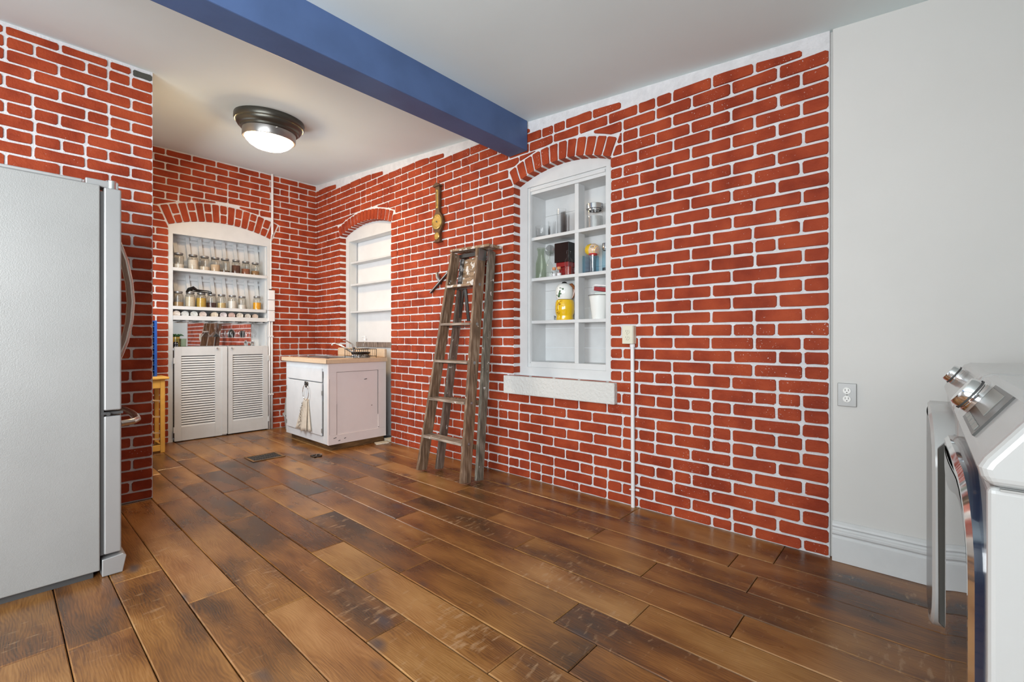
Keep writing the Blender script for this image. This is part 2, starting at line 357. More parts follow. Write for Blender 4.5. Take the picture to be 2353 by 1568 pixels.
wall_right = wall_mesh('wall_right', mpR, 0.352, BK+0.3, lambda s: zc(s)+0.05, [N1, N2], 'mortar', 0.34)
wall_right['label'] = 'long red painted brick wall with two arched niches'
wall_back = wall_mesh('wall_back', mpB, 0.72, W, lambda s: zc(BK)+0.05, [CUP], 'mortar', 0.34)
wall_back['label'] = 'brick end wall of the alcove around the louvred cupboard'
wall_left = wall_mesh('wall_left', mpL, -2.5, 0.72, lambda s: zc(LW)+0.02, [], 'mortar', 0.25)
wall_left['label'] = 'brick wall behind the fridge ending at the alcove'

f = MB(); f.box(-2.6, W+0.4, -1.0, BK+0.4, -0.10, -0.016); floor = struct(f.build('floor', 'underfloor'), 'dark stained wide plank floor')
c = MB()
c.hexa([(-2.6,-1.0,zc(-1.0)),(W+0.1,-1.0,zc(-1.0)),(W+0.1,BK+0.1,zc(BK+0.1)),(-2.6,BK+0.1,zc(BK+0.1)),
        (-2.6,-1.0,zc(-1.0)+0.1),(W+0.1,-1.0,zc(-1.0)+0.1),(W+0.1,BK+0.1,zc(BK+0.1)+0.1),(-2.6,BK+0.1,zc(BK+0.1)+0.1)])
struct(c.build('ceiling', 'ceiling'), 'off-white sloping ceiling')
b = MB(); b.hexa([(W-0.004,-1.0,0),(W+0.3,-1.0,0),(W+0.3,0.340,0),(W-0.004,0.340,0),(W-0.004,-1.0,zc(-1)+0.02),(W+0.3,-1.0,zc(-1)+0.02),(W+0.3,0.340,zc(.34)+0.02),(W-0.004,0.340,zc(.34)+0.02)])
b.box(W+0.02, W+0.3, 0.338, 0.36, 0, 2.66)
struct(b.build('wall_near', 'plaster', bevel=0.004), 'smooth off-white plaster wall beside the brick wall')
# walls outside the frame: far left wall with a window, wall behind the camera with a window
def wall_win(name, mp, s0, s1, w0, w1, z0, z1, top):
    b = MB()
    for a, c_, lo, hi in ((s0, w0, 0, None), (w1, s1, 0, None), (w0, w1, 0, z0), (w0, w1, z1, None)):
        ha = hi if hi else top(a); hc = hi if hi else top(c_)
        b.hexa([mp(a, lo, 0), mp(c_, lo, 0), mp(c_, lo, 0.2), mp(a, lo, 0.2), mp(a, ha, 0), mp(c_, hc, 0), mp(c_, hc, 0.2), mp(a, ha, 0.2)])
    return struct(b.build(name, 'plaster'))
wall_win('wall_far_left', lambda s, z, d: (-2.5-d, s, z), -1.0, LW, -0.3, 2.2, 0.6, 2.25, lambda s: zc(s)+0.05)
wall_win('wall_alcove', lambda s, z, d: (0.72-d, s, z), LW+0.25, BK+0.2, 4.45, 5.35, 1.0, 2.2, lambda s: zc(s)+0.05)
wall_win('wall_front', lambda s, z, d: (s, -0.9-d, z), -2.5, W, -2.35, -0.75, 0.9, 2.35, lambda s: zc(-0.9)+0.05)
for i, (mpp, a, c_, z0, z1) in enumerate(((lambda s, z, d: (-2.56-d, s, z), -0.3, 2.2, 0.6, 2.25), (lambda s, z, d: (0.66-d, s, z), 4.45, 5.35, 1.0, 2.2), (lambda s, z, d: (s, -0.96-d, z), -2.35, -0.75, 0.9, 2.35))):
    b = MB(); t = 0.05
    for p in ((a, a+t, z0, z1), (c_-t, c_, z0, z1), (a, c_, z0, z0+t), (a, c_, z1-t, z1), ((a+c_)/2-t/2, (a+c_)/2+t/2, z0, z1)):
        b.hexa([mpp(p[0], p[2], 0), mpp(p[1], p[2], 0), mpp(p[1], p[2], t), mpp(p[0], p[2], t), mpp(p[0], p[3], 0), mpp(p[1], p[3], 0), mpp(p[1], p[3], t), mpp(p[0], p[3], t)])
    struct(b.build('window_%d' % (i+1), 'white'))

# ------------------------------------------------------------------ bricks
CO = 0.0763; J = 0.0115
def clip(poly, nx, ny, d):    # keep nx*x+ny*y <= d
    out = []
    for i in range(len(poly)):
        a, b_ = poly[i], poly[(i+1) % len(poly)]; fa = nx*a[0]+ny*a[1]-d; fb = nx*b_[0]+ny*b_[1]-d
        if fa <= 0: out.append(a)
        if (fa < 0 < fb) or (fb < 0 < fa):
            t = fa/(fa-fb); out.append((a[0]+(b_[0]-a[0])*t, a[1]+(b_[1]-a[1])*t))
    return out
def parea(p): return 0.5*sum(p[i-1][0]*p[i][1]-p[i][0]*p[i-1][1] for i in range(len(p)))
def outline(poly, r, jit):
    # rounded and slightly ragged outline of a brick face
    if parea(poly) < 0: poly = poly[::-1]
    pts = []
    n = len(poly)
    for i in range(n):
        p = Vector(poly[i]); a = Vector(poly[i-1]); b_ = Vector(poly[(i+1) % n]); la = (a-p).length; lb = (b_-p).length
        if la < 1e-4 or lb < 1e-4: continue
        ra = min(r*rnd.uniform(.6, 1.4), la*0.3); rb = min(r*rnd.uniform(.6, 1.4), lb*0.3)
        pts.append(p+(a-p)/la*ra); pts.append(p+(b_-p)/lb*rb)
        if lb > 0.10:
            m_ = p+(b_-p)*rnd.uniform(.4, .6); nn = Vector((b_.y-p.y, p.x-b_.x)).normalized(); pts.append(m_+nn*rnd.uniform(-jit, jit))
    return [(p.x+rnd.uniform(-jit, jit)*.6, p.y+rnd.uniform(-jit, jit)*.6) for p in pts]
def brick_into(b, poly, mp, back=0.003, proud=None, r=0.008, jit=0.0018):
    o = outline(poly, r, jit); n = len(o); cx_ = sum(p[0] for p in o)/n; cy_ = sum(p[1] for p in o)/n
    pr = proud if proud else rnd.uniform(0.005, 0.0095)
    ins = []
    for p in o:
        v = Vector((cx_-p[0], cy_-p[1])); l = v.length; k = min(0.0025/max(l, 1e-4), .3); ins.append((p[0]+v.x*k, p[1]+v.y*k))
    tx, ty = rnd.uniform(-.012, .012), rnd.uniform(-.02, .02)
    v = [mp(p[0], p[1], back) for p in o] + [mp(p[0], p[1], -pr - (p[0]-cx_)*tx - (p[1]-cy_)*ty) for p in ins]
    b.add(v, [(i, (i+1) % n, n+(i+1) % n, n+i) for i in range(n)] + [tuple(range(n, 2*n))])
F_ = 1060.0; S_, C_ = math.sin(YAW), math.cos(YAW)
def proj(p):
    d = S_*p[0]+C_*p[1]
    if d < 0.05: return None
    return (1176.5+F_*(C_*p[0]-S_*p[1])/d, 777-F_*(p[2]-1.1)/d)
def seen_area(poly, mp):   # how large a piece shows from the photograph's standpoint (only ranks pieces)
    q = [proj(mp(p[0], p[1], 0)) for p in poly]
    if any(x is None for x in q): return 0
    cx_ = sum(x[0] for x in q)/len(q); cy_ = sum(x[1] for x in q)/len(q)
    if not (-30 < cx_ < 2380 and -30 < cy_ < 1600): return 0
    return abs(parea(q))
def in_ring(o, s, z, extra=0.0):
    cs, cz, R = arc_of(o); half = math.asin((o['s1']-o['s0'])/2/R); a = math.atan2(s-cs, z-cz); rr = math.hypot(s-cs, z-cz)
    return abs(a) < half+extra/R and rr < R+o['t']+0.008 and z > o['spring']-0.03
def lay(parent, mp, s0, s1, top, ops, phase, keep=None, cap=300, seed=1):
    pieces = []
    for k in range(-15, 28):
        cz_ = lambda q: 1.107+q*(.0759 if q > 0 else .0745)
        z0 = cz_(k)+J/2; z1 = cz_(k+1)-J/2
        if z1 < 0.01: continue
        z0 = max(z0, 0.006); zm = (z0+z1)/2
        if z1-z0 < 0.02: continue
        iv = [(s0, s1)]
        for o in ops:
            if o['z0']-0.01 < zm < o['spring']+0.005:
                nv = []
                for a, c_ in iv:
                    if o['s1'] <= a or o['s0'] >= c_: nv.append((a, c_)); continue
                    if o['s0'] > a: nv.append((a, o['s0']+0.003))
                    if o['s1'] < c_: nv.append((o['s1']-0.004, c_))
                iv = nv
        for a, c_ in iv:
            ph = phase(a, c_, k); L = 0.228; n0 = math.floor((a-ph)/L)-1
            js = []; x = ph+n0*L; mix = rnd.random() < 0.16
            while x < c_+L:
                js.append(x+rnd.uniform(-.006, .006)); r = rnd.random()
                if r < (0.35 if mix else 0.05): js.append(x+0.112+rnd.uniform(-.005, .005))
                x += L
            js = [j for j in js if a+0.045 < j < c_-0.045]
            js = [a]+js+[c_]
            for i in range(len(js)-1):
                x0 = js[i]+(J/2 if i else 0.0); x1 = js[i+1]-(J/2 if i < len(js)-2 else 0.0)
                poly = [(x0, z0), (x1, z0), (x1, z1), (x0, z1)]
                tt = top(0); t1 = top(1)
                poly = clip(poly, -(t1-tt), 1, tt)     # z <= tt + (t1-tt)*s
                if len(poly) < 3 or max(p[1] for p in poly)-z0 < (0.046 if mp is mpR else 0.030): continue
                for o in ops:
                    if len(poly) < 3: break
                    cs, cz, R = arc_of(o)
                    samp = []
                    for q in range(len(poly)):
                        pa, pb = poly[q-1], poly[q]
                        for t in (0, .25, .5, .75): samp.append((pa[0]+(pb[0]-pa[0])*t, pa[1]+(pb[1]-pa[1])*t))
                    if any(in_ring(o, *p) for p in samp) and zm > o['spring']-0.02:
                        half = math.asin((o['s1']-o['s0'])/2/R); mx = sum(p[0] for p in poly)/len(poly); my = sum(p[1] for p in poly)/len(poly)
                        v = Vector((mx-cs, my-cz)).normalized(); c1 = clip(poly, -v.x, -v.y, -(v.x*cs+v.y*cz+R+o['t']+J))
                        sg = 1 if mx > cs else -1
                        # outside of the skewback line
                        nx_, ny_ = -sg*math.cos(half), math.sin(half)
                        c2 = clip(poly, nx_, ny_, nx_*cs+ny_*cz-J*0.8)
                        a1 = abs(parea(c1)) if len(c1) > 2 else 0; a2 = abs(parea(c2)) if len(c2) > 2 else 0
                        poly = c1 if a1 >= a2 else c2
                if len(poly) < 3 or abs(parea(poly)) < 0.0009: continue
                zs = [p[1] for p in poly]; ss = [p[0] for p in poly]
                if max(zs)-min(zs) < 0.022 or max(ss)-min(ss) < 0.03: continue
                if keep and not keep(sum(ss)/len(ss), sum(zs)/len(zs)): continue
                wrap = any(o['z0'] < zm < o['spring'] and abs(x0-(o['s1']-0.004)) < 1e-6 for o in ops)
                pieces.append([poly, wrap])
    pieces.sort(key=lambda p: -seen_area(p[0], mp))
    for poly, wrap in pieces[:cap]:
        b = MB(); brick_into(b, poly, mp, back=0.071 if wrap else 0.003)
        b.build('brick', 'brick', parent)
    if pieces[cap:]:
        b = MB()
        for poly, wrap in pieces[cap:]: brick_into(b, poly, mp, back=0.071 if wrap else 0.003)
        b.build('brick', 'brick', parent, kind='stuff')
def voussoirs(parent, mp, o, split, deep):
    cs, cz, R = arc_of(o); half = math.asin((o['s1']-o['s0'])/2/R); n = o['n']
    P = lambda a, r: (cs+r*math.sin(a), cz+r*math.cos(a))
    for i in range(n):
        a0 = -half+2*half*i/n; a1 = a0+2*half/n; g = J/2/(R+o['t']/2)
        Ri, Ro = R-0.004, R+o['t']
        parts = [(Ri, Ro)]
        if split and i % 2 == 1:
            c_ = R+o['t']*rnd.uniform(.42, .56); parts = [(Ri, c_-J/2), (c_+J/2, Ro)]
        for r0, r1 in parts:
            b = MB(); brick_into(b, [P(a0+g, r0), P(a1-g, r0), P(a1-g, r1), P(a0+g, r1)], mp, back=deep, proud=rnd.uniform(.006, .01))
            b.build('arch_brick', 'brick', parent)
def phR(a, c_, k):
    if a > 5: return BK-(0.05 if k % 2 else 0.155)
    if a > 2.3 and c_ < 4.3: return 4.184-(0.0 if k % 2 else 0.112)
    return 0.47 if k % 2 else 0.356
lay(wall_right, mpR, 0.356, BK-0.004, lambda s: zc(s)-0.058, [N1, N2], phR)
voussoirs(wall_right, mpR, N1, False, 0.07); voussoirs(wall_right, mpR, N2, False, 0.07)
lay(wall_back, mpB, 0.75, W-0.006, lambda s: zc(BK)-0.012, [CUP], lambda a, c_, k: (W-0.0 if k % 2 else W-0.11) if a > 2 or c_ > 2.5 else (1.2 if k % 2 else 1.2-0.105))
voussoirs(wall_back, mpB, CUP, True, 0.02)
lay(wall_left, mpL, -0.62, 0.717, lambda s: zc(LW)-0.022, [], lambda a, c_, k: 0.72-0.228 if k % 2 else 0.72-0.114,
    keep=lambda s, z: not (s > 0.60 and z > 2.86))
b = MB(); brick_into(b, [(0.499, 2.860), (0.601, 2.860), (0.601, 2.904), (0.499, 2.904)], mpL); b.build('brick', 'brick', wall_left)
b = MB(); brick_into(b, [(0.613, 2.860), (0.717, 2.860), (0.717, 2.904), (0.613, 2.904)], mpL); b.build('brick', 'black_brick', wall_left, label='dark grey painted brick end at the ceiling')

# ------------------------------------------------------------------ floor planks (rows run along the long wall)
known = {-1: [2.30, 1.35], 0: [2.246, 1.2], 1: [2.70, 1.3, 4.4], 2: [2.27, 3.16, 1.1], 3: [1.965, 3.79, 0.9], 4: [1.506, 3.10, 4.12], 5: [1.07, 1.93, 2.34, 3.7],
         6: [0.875, 1.83, 2.80, 4.69, 3.6], 7: [1.07, 1.995, 3.2, 4.69], 8: [0.846, 2.4, 3.55, 4.69], 9: [0.533, 1.60, 2.6, 3.3, 4.4], 10: [0.976, 1.983, 2.9, 4.2],
         11: [0.573, 1.371, 2.5, 3.5], 12: [0.705, 1.648, 2.7, 3.9], 13: [0.549, 1.377, 2.3, 3.3]}
for k in range(-15, 14):
    x0 = 0.167+k*0.1815; x1 = x0+0.1815
    if k == 13: x1 = W+0.08
    js = list(known.get(k, []))
    if not js:
        y = rnd.uniform(-.8, .4)
        while y < BK: js.append(y); y += rnd.uniform(.7, 1.7)
    js = sorted(js); hi = js[-1]
    while hi < BK-1.1: hi += rnd.uniform(.6, 1.2); js.append(hi)
    js = [-1.0]+[j for j in js if j > -0.9]+[BK+(0.02)]
    for y0, y1 in zip(js, js[1:]):
        if x1 < -0.6 and False: continue
        g = 0.0016; e = 0.0035; dz = rnd.uniform(-.0012, .0008)
        X0, X1, Y0, Y1 = x0+g, x1-g, y0+g, y1-g
        b = MB()
        o_ = [(X0,Y0),(X1,Y0),(X1,Y1),(X0,Y1)]; i_ = [(X0+e,Y0+e),(X1-e,Y0+e),(X1-e,Y1-e),(X0+e,Y1-e)]
        V = [(x, y, -0.018) for x, y in o_]+[(x, y, -0.0035+dz) for x, y in o_]+[(x, y, dz) for x, y in i_]
        b.add(V, [(8,9,10,11), (0,1,5,4), (1,2,6,5), (2,3,7,6), (3,0,4,7)]); b.cur = 1
        b.add([V[j] for j in range(4, 12)], [(0,1,5,4),(1,2,6,5),(2,3,7,6),(3,0,4,7)])
        b.build('plank', ['plank', 'plank_edge'], floor)

# ------------------------------------------------------------------ baseboard on the white wall
prof = [(0, 0), (0.022, 0), (0.022, 0.118), (0.017, 0.122), (0.017, 0.130), (0.024, 0.137), (0.024, 0.150), (0.013, 0.158), (0.013, 0.166), (0.018, 0.172), (0.016, 0.182), (0.006, 0.194), (0, 0.196)]
b = MB(); b.prism(prof, lambda a, z: (W-0.004-a, -0.9, z), lambda a, z: (W-0.004-a, 0.340, z))
struct(b.build('baseboard_right', 'white', bevel=0.002), 'tall white moulded baseboard under the plaster wall')

# ------------------------------------------------------------------ ceiling beam
b = MB(); y0, y1, zb = 2.310, 2.502, 2.562
b.hexa([(-2.5,y0,zb),(W-0.012,y0,zb),(W-0.012,y1,zb),(-2.5,y1,zb),(-2.5,y0,zc(y0)+.01),(W-0.012,y0,zc(y0)+.01),(W-0.012,y1,zc(y1)+.01),(-2.5,y1,zc(y1)+.01)])
tag(b.build('ceiling_beam', 'beam', bevel=0.006), 'navy blue painted beam crossing the ceiling', 'beam')

# ------------------------------------------------------------------ ceiling light
LC = (1.536, 4.10); LZ = zc(4.10)
lt = thing('ceiling_light', 'round dark bronze flush ceiling light with glowing opal dome', 'ceiling light', (LC[0], LC[1], LZ))
cc = (LC[0], LC[1], LZ)
tilt = Vector((0, -0.0797, 1)).normalized()
b = MB(); b.lathe([(0, 0.004), (0.262, 0.004), (0.265, -0.006), (0.265, -0.042), (0.258, -0.052)], cc, tilt, 48); b.build('mounting_ring', 'bronze', lt)
b = MB(); b.lathe([(0.252, -0.045), (0.250, -0.062), (0.236, -0.084), (0.222, -0.090), (0.216, -0.104), (0.200, -0.108)], cc, tilt, 48); b.build('stepped_rim', 'bronze', lt)
b = MB(); b.lathe([(0.202, -0.09), (0.202, -0.165), (0.198, -0.172), (0.186, -0.172), (0.186, -0.14)], cc, tilt, 48); b.build('collar', 'nickel', lt)
b = MB(); b.lathe([(0.186, -0.158), (0.176, -0.185), (0.150, -0.212), (0.110, -0.236), (0.06, -0.249), (0, -0.253)], cc, tilt, 40); b.build('dome', 'opal', lt, label='glowing white glass dome')
for a in (0.4, 2.5, 4.6):
    b = MB(); p = Vector((LC[0]+0.2*math.cos(a), LC[1]+0.2*math.sin(a), LZ-0.135)); b.lathe([(0, 0), (0.006, 0), (0.006, 0.012), (0, 0.014)], p, (math.cos(a), math.sin(a), 0), 10); b.build('screw', 'chrome', lt)

# ------------------------------------------------------------------ louvred cupboard in the end wall niche
def arch_frame(b, mp, o, d0, d1, sw, zin, zbot):   # white frame filling an arched opening: two stiles and a head with an arched top
    s0, s1 = o['s0']+0.001, o['s1']-0.001; N = 16
    cuts = sorted(set([s0+(s1-s0)*i/N for i in range(N+1)]+[s0+sw, s1-sw]))
    for a, c_ in zip(cuts, cuts[1:]):
        if c_-a < 1e-5: continue
        lo = zbot if (c_ <= s0+sw+1e-6 or a >= s1-sw-1e-6) else zin
        za, zb_ = zarc(o, a)-0.002, zarc(o, c_)-0.002
        b.hexa([mp(a, lo, d0), mp(c_, lo, d0), mp(c_, lo, d1), mp(a, lo, d1), mp(a, za, d0), mp(c_, zb_, d0), mp(c_, zb_, d1), mp(a, za, d1)])
cup = thing('cupboard', 'white built-in arched cupboard with open shelves above two louvred doors', 'cupboard', ((CUP['s0']+CUP['s1'])/2, BK, 0))
b = MB(); arch_frame(b, mpB, CUP, 0.012, 0.05, 0.045, 2.205, 0.0); b.build('frame', 'white', cup)
b = MB(); xi0, xi1 = 1.245, 2.170; yb = 6.15
b.box(xi0-0.02, xi0, BK+0.05, yb, 0.0, 2.26); b.box(xi1, xi1+0.02, BK+0.05, yb, 0.0, 2.26)
b.box(xi0-0.02, xi1+0.02, BK+0.05, yb, 2.235, 2.26); b.build('side_panel', 'white', cup)
b = MB(); b.box(xi0-0.02, xi1+0.02, yb, yb+0.02, 0, 2.26); b.build('back_panel', 'white_in', cup)
b = MB(); b.box(xi0, xi1, 5.915, yb, 1.82, 1.845); b.box(xi0, xi1+0.01, 5.905, 5.925, 1.815, 1.848); b.build('shelf', 'white', cup)
b = MB(); b.box(xi0, xi1, 5.925, yb, 1.415, 1.437); b.box(xi0, xi1, 5.91, 5.93, 1.405, 1.440); b.build('shelf', 'white', cup)
b = MB(); b.box(xi0, xi1, 5.92, yb, 1.300, 1.322); b.box(xi0, xi1+0.012, 5.892, 5.915, 1.292, 1.338); b.build('shelf', 'white', cup)
b = MB(); b.box(xi0, xi1, 5.915, yb, 0.97, 0.992); b.build('shelf', 'white', cup)
for z0, z1 in ((1.845, 2.235), (1.437, 1.815)):
    for k in range(8):
        x = xi0+0.075+k*0.118; b = MB(); b.bar((x+0.018, yb-0.026, z0), (x-0.018, yb-0.026, z1-0.02), 0.036, 0.012, (0, 1, 0)); b.build('batten', 'white', cup)
    b = MB(); b.box(xi0, xi1, yb-0.022, yb-0.012, z1-0.075, z1-0.045); b.build('batten', 'white', cup)
bx('mirror', 'mirror', (xi0+0.01, xi1-0.09, yb-0.012, yb-0.004, 0.995, 1.298), cup, label='mirror backing behind the hanging glasses')
for k in range(6):
    x = xi0+0.09+k*0.15; b = MB(); b.box(x, x+0.085, 5.93, yb-0.03, 1.272, 1.279); b.box(x+0.03, x+0.055, 5.93, yb-0.03, 1.279, 1.300); b.build('glass_rail', 'white', cup)
def louvre_door(x0, x1, sx0, sx1, zb_, knobx):
    y0, y1 = 5.872, 5.900; z1 = 1.006
    b = MB(); b.box(x0, sx0, y0, y1, zb_, z1); b.box(sx1, x1, y0, y1, zb_, z1); b.box(sx0, sx1, y0, y1, zb_, 0.155); b.box(sx0, sx1, y0, y1, 0.908, z1)
    d = b.build('door', 'white', cup, bevel=0.002)
    n = 29; p = (0.908-0.155)/n
    for i in range(n):
        zc_ = 0.155+p*(i+0.5); b = MB()
        b.hexa([(sx0-.003, y0+0.004, zc_-0.0125), (sx1+.003, y0+0.004, zc_-0.0120), (sx1+.003, y0+0.0075, zc_-0.0125), (sx0-.003, y0+0.0075, zc_-0.0125),
                (sx0-.003, y0+0.015, zc_+0.0060), (sx1+.003, y0+0.015, zc_+0.0060), (sx1+.003, y0+0.0185, zc_+0.0060), (sx0-.003, y0+0.0185, zc_+0.0060)])
        b.build('slat', 'white', d)
    b = MB(); b.lathe([(0.004, 0), (0.004, 0.010), (0.010, 0.014), (0.009, 0.022), (0, 0.024)], (knobx, y0, 0.985), (0, -1, 0), 12); b.build('knob', 'chrome', d)
    hx = x0-0.004 if knobx > (x0+x1)/2 else x1+0.004
    for z in (0.13, 0.86):
        b = MB(); b.box(hx-0.006, hx+0.008, y0-0.006, y0+0.01, z-0.03, z+0.03); b.build('hinge', 'white', d)
    return d
b = MB(); b.box(xi0+.001, xi1-.001, yb-.004, yb-.001, .001, .969); b.box(xi0+.0005, xi0+.003, BK+.052, yb-.004, .001, .969); b.box(xi1-.003, xi1-.0005, BK+.052, yb-.004, .001, .969); b.box(xi0+.003, xi1-.003, BK+.05, yb-.004, .962, .969)
b.build('dark_lining', 'toekick', cup)  # added dark boards: their colour gives the shade seen between the slats
louvre_door(1.252, 1.738, 1.312, 1.624, 0.008, 1.64)
bx('meeting_strip', 'white', (1.690, 1.742, 5.862, 5.872, 0.02, 1.004), cup, 0.001)
louvre_door(1.752, 2.180, 1.800, 2.120, 0.012, 1.785)

def jar(x, y, z, h, r, fill, cont, label, group, lidm='lid'):
    t = thing('storage_jar', label, 'jar', (x, y, z), group)
    b = MB(); b.lathe([(0, 0), (r*.9, 0), (r, 0.006), (r, h*.70), (r*.92, h*.80), (r*.66, h*.88), (r*.66, h*.95)], (x, y, z), n=20); b.build('glass_body', 'jar_glass', t)
    if fill: b = MB(); q = r-.0025; b.lathe([(0, 0.003), (q*.92, 0.003), (q, 0.009), (q, h*.70*min(fill, 1)), (0, h*.70*min(fill, 1)+0.003)], (x, y, z), n=20); b.build('contents', cont, t)
    b = MB(); b.lathe([(r*.80, h*.88), (r*.83, h*.89), (r*.83, h*.99), (r*.76, h), (0, h)], (x, y, z), n=20); b.build('lid', lidm, t)
    return t
J1 = [(1.316, .40, (.78,.74,.68), 'leftmost jar on the top cupboard shelf, low white powder', .172),
      (1.447, .92, (.76,.70,.62), 'jar filled to the top with cream flour, second on the top cupboard shelf', .170),
      (1.556, .40, (.74,.66,.56), 'third jar on the top cupboard shelf, low pale flakes', .168),
      (1.660, .70, (.62,.48,.34), 'fourth jar on the top cupboard shelf, beige grain', .168),
      (1.758, .22, (.12,.07,.04), 'fifth jar on the top cupboard shelf, thin layer of brown seeds', .166),
      (1.872, .85, (.10,.035,.02), 'jar nearly full of dark brown beans on the top cupboard shelf', .166),
      (1.976, .62, (.28,.10,.05), 'jar of reddish brown spice on the top cupboard shelf', .162),
      (2.080, .50, (.34,.19,.08), 'rightmost jar on the top cupboard shelf, half full of tan grain', .158)]
for i, (x, fl, c_, lb, h) in enumerate(J1): jar(x, 6.0, 1.846, h, .049 if i < 5 else .045, fl, powder('contents_top_%d' % i, c_), lb, 'jars on the top cupboard shelf')
J2 = [(1.312, .42, (.40,.27,.13), 'leftmost jar on the middle cupboard shelf, half full of tan lentils', .165),
      (1.421, .95, (.66,.58,.44), 'jar of pale pasta under the black strap, middle cupboard shelf', .165),
      (1.525, .90, (.55,.36,.06), 'jar of yellow split peas on the middle cupboard shelf', .165),
      (1.624, .52, (.06,.02,.015), 'jar half full of dark purple-brown beans on the middle cupboard shelf', .160),
      (1.724, .55, (.60,.46,.22), 'jar of pale yellow grain right of the dark beans', .160),
      (1.834, .80, (.78,.76,.73), 'jar of white powder, first of two white ones', .158),
      (1.936, .48, (.76,.74,.72), 'jar half full of white powder, second of two white ones', .152),
      (2.100, .75, (.85,.42,.01), 'jar of bright orange-yellow powder at the right end', .165)]
for i, (x, fl, c_, lb, h) in enumerate(J2): jar(x, 6.0, 1.438, h, .048 if i < 4 else .044, fl, powder('contents_mid_%d' % i, c_), lb, 'jars on the middle cupboard shelf')
lidc = [(.66,.60,.54), (.62,.64,.63), (.60,.63,.61), (.64,.55,.50), (.70,.62,.50), (.62,.58,.60), (.58,.42,.38), (.66,.60,.52), (.64,.60,.54), (.62,.50,.42)]
ordn = ['first', 'second', 'third', 'fourth', 'fifth', 'sixth', 'seventh', 'eighth', 'ninth', 'tenth']
for i, x in enumerate((1.284, 1.361, 1.443, 1.526, 1.639, 1.726, 1.810, 1.896, 1.980, 2.061)):
    t = thing('spice_tin', 'small spice jar lying lid outward on the narrow cupboard shelf, %s from the left' % ordn[i], 'spice jar', (x, 6.0, 1.323), 'spice jars lying on the narrow shelf')
    r = .035 if i < 8 else .031; zc_ = 1.323+r
    b = MB(); b.lathe([(0, 0), (r*.92, 0), (r*.92, 0.08), (0, 0.08)], (x, 6.035, zc_), (0, -1, 0), 18); b.build('glass_body', 'glass', t)
    b = MB(); b.lathe([(0, 0.005), (r*.85, 0.005), (r*.85, 0.06), (0, 0.06)], (x, 6.035, zc_), (0, -1, 0), 18); b.build('contents', powder('spice_%d' % i, (.35, .22, .12)), t)
    b = MB(); b.lathe([(r, 0.08), (r, 0.096), (r*.95, 0.098), (r*.8, 0.095), (0, 0.095)], (x, 6.035, zc_), (0, -1, 0), 20); b.build('lid', mat('lid_paint_%d' % i, lidc[i], .45, noise=.35, nscale=60), t)
# black strap draped over two jars
b = MB(); b.tube([(1.385, 5.98, 1.60), (1.40, 5.96, 1.63), (1.44, 5.955, 1.645), (1.475, 5.96, 1.625), (1.53, 5.96, 1.625), (1.585, 5.96, 1.622), (1.60, 5.96, 1.605), (1.615, 5.96, 1.60)], [.012, .018, .022, .012, .006, .006, .016, .010], 10)
b.tube([(1.40, 5.96, 1.62), (1.45, 5.945, 1.61), (1.52, 5.945, 1.608), (1.60, 5.95, 1.60)], .006, 8)
tag(b.build('head_torch', 'black'), 'small black torch on a strap lying over two jars of the middle shelf', 'torch')

def hang_glass(name, x, y, zt, prof, label, group, m='glass'):
    b = MB(); b.lathe([(r, -h) for r, h in prof], (x, y, zt), n=24)
    return tag(b.build(name, m), label, 'glass', group)
mart = [(0.036, 0), (0.034, 0.004), (0.005, 0.010), (0.004, 0.10), (0.006, 0.115), (0.060, 0.178), (0.058, 0.178), (0.003, 0.118)]
wine = [(0.034, 0), (0.032, 0.004), (0.005, 0.010), (0.004, 0.075), (0.012, 0.085), (0.034, 0.11), (0.040, 0.14), (0.033, 0.185), (0.031, 0.185), (0.037, 0.14), (0.03, 0.112), (0.004, 0.088)]
hang_glass('martini_glass', 1.648, 5.975, 1.290, mart, 'left of two martini glasses hanging upside down under the shelf', 'hanging stemware')
hang_glass('martini_glass', 1.712, 6.082, 1.290, mart, 'right of two martini glasses hanging upside down under the shelf', 'hanging stemware')
for i, (x, y) in enumerate(((1.820, 5.985), (1.850, 6.07), (1.905, 5.99), (2.000, 6.06), (2.045, 5.98))):
    hang_glass('wine_glass', x, y, 1.290, wine, 'wine glass hanging upside down under the shelf, %s from the left' % ordn[i], 'hanging stemware')
t = thing('pineapple_glass', 'yellow pineapple-shaped glass with green leaves behind the louvred door', 'glass', (1.29, 6.0, .993))
b = MB(); b.lathe([(0, 0), (.03, 0), (.042, .03), (.044, .07), (.036, .11), (.034, .125)], (1.29, 6.0, .993), n=20); b.build('body', 'glass_yellow', t)
b = MB()
for k in range(7):
    a = 2*PI*k/7; b.tube([(1.29+.02*math.cos(a), 6.0+.02*math.sin(a), 1.115), (1.29+.05*math.cos(a), 6.0+.05*math.sin(a), 1.135), (1.29+.075*math.cos(a), 6.0+.075*math.sin(a), 1.122)], [.008, .010, .002], 6)
b.build('leaf_crown', 'green_glaze', t)
b = MB(); b.lathe([(0, 0), (.03, 0), (.034, .10), (.032, .10), (.028, .004)], (1.36, 6.03, .993), n=20); tag(b.build('tumbler', 'glass_green'), 'plain tumbler beside the pineapple glass', 'glass')
t = thing('black_mug', 'small black pot with white dots at the left end behind the louvred door', 'pot', (1.275, 5.935, .993))
b = MB(); b.lathe([(0, 0), (.020, 0), (.024, .02), (.023, .055), (.018, .066), (0, .066)], (1.275, 5.935, .993), n=16); b.build('body', 'black', t)
b = MB()
for dx in (-.010, .006):
    for dz in (.022, .046): b.lathe([(0, 0), (.004, 0), (.003, .002), (0, .003)], (1.277+dx, 5.935-.0222, .993+dz), (0, -1, 0), 8)
b.build('white_dots', 'socket', t)
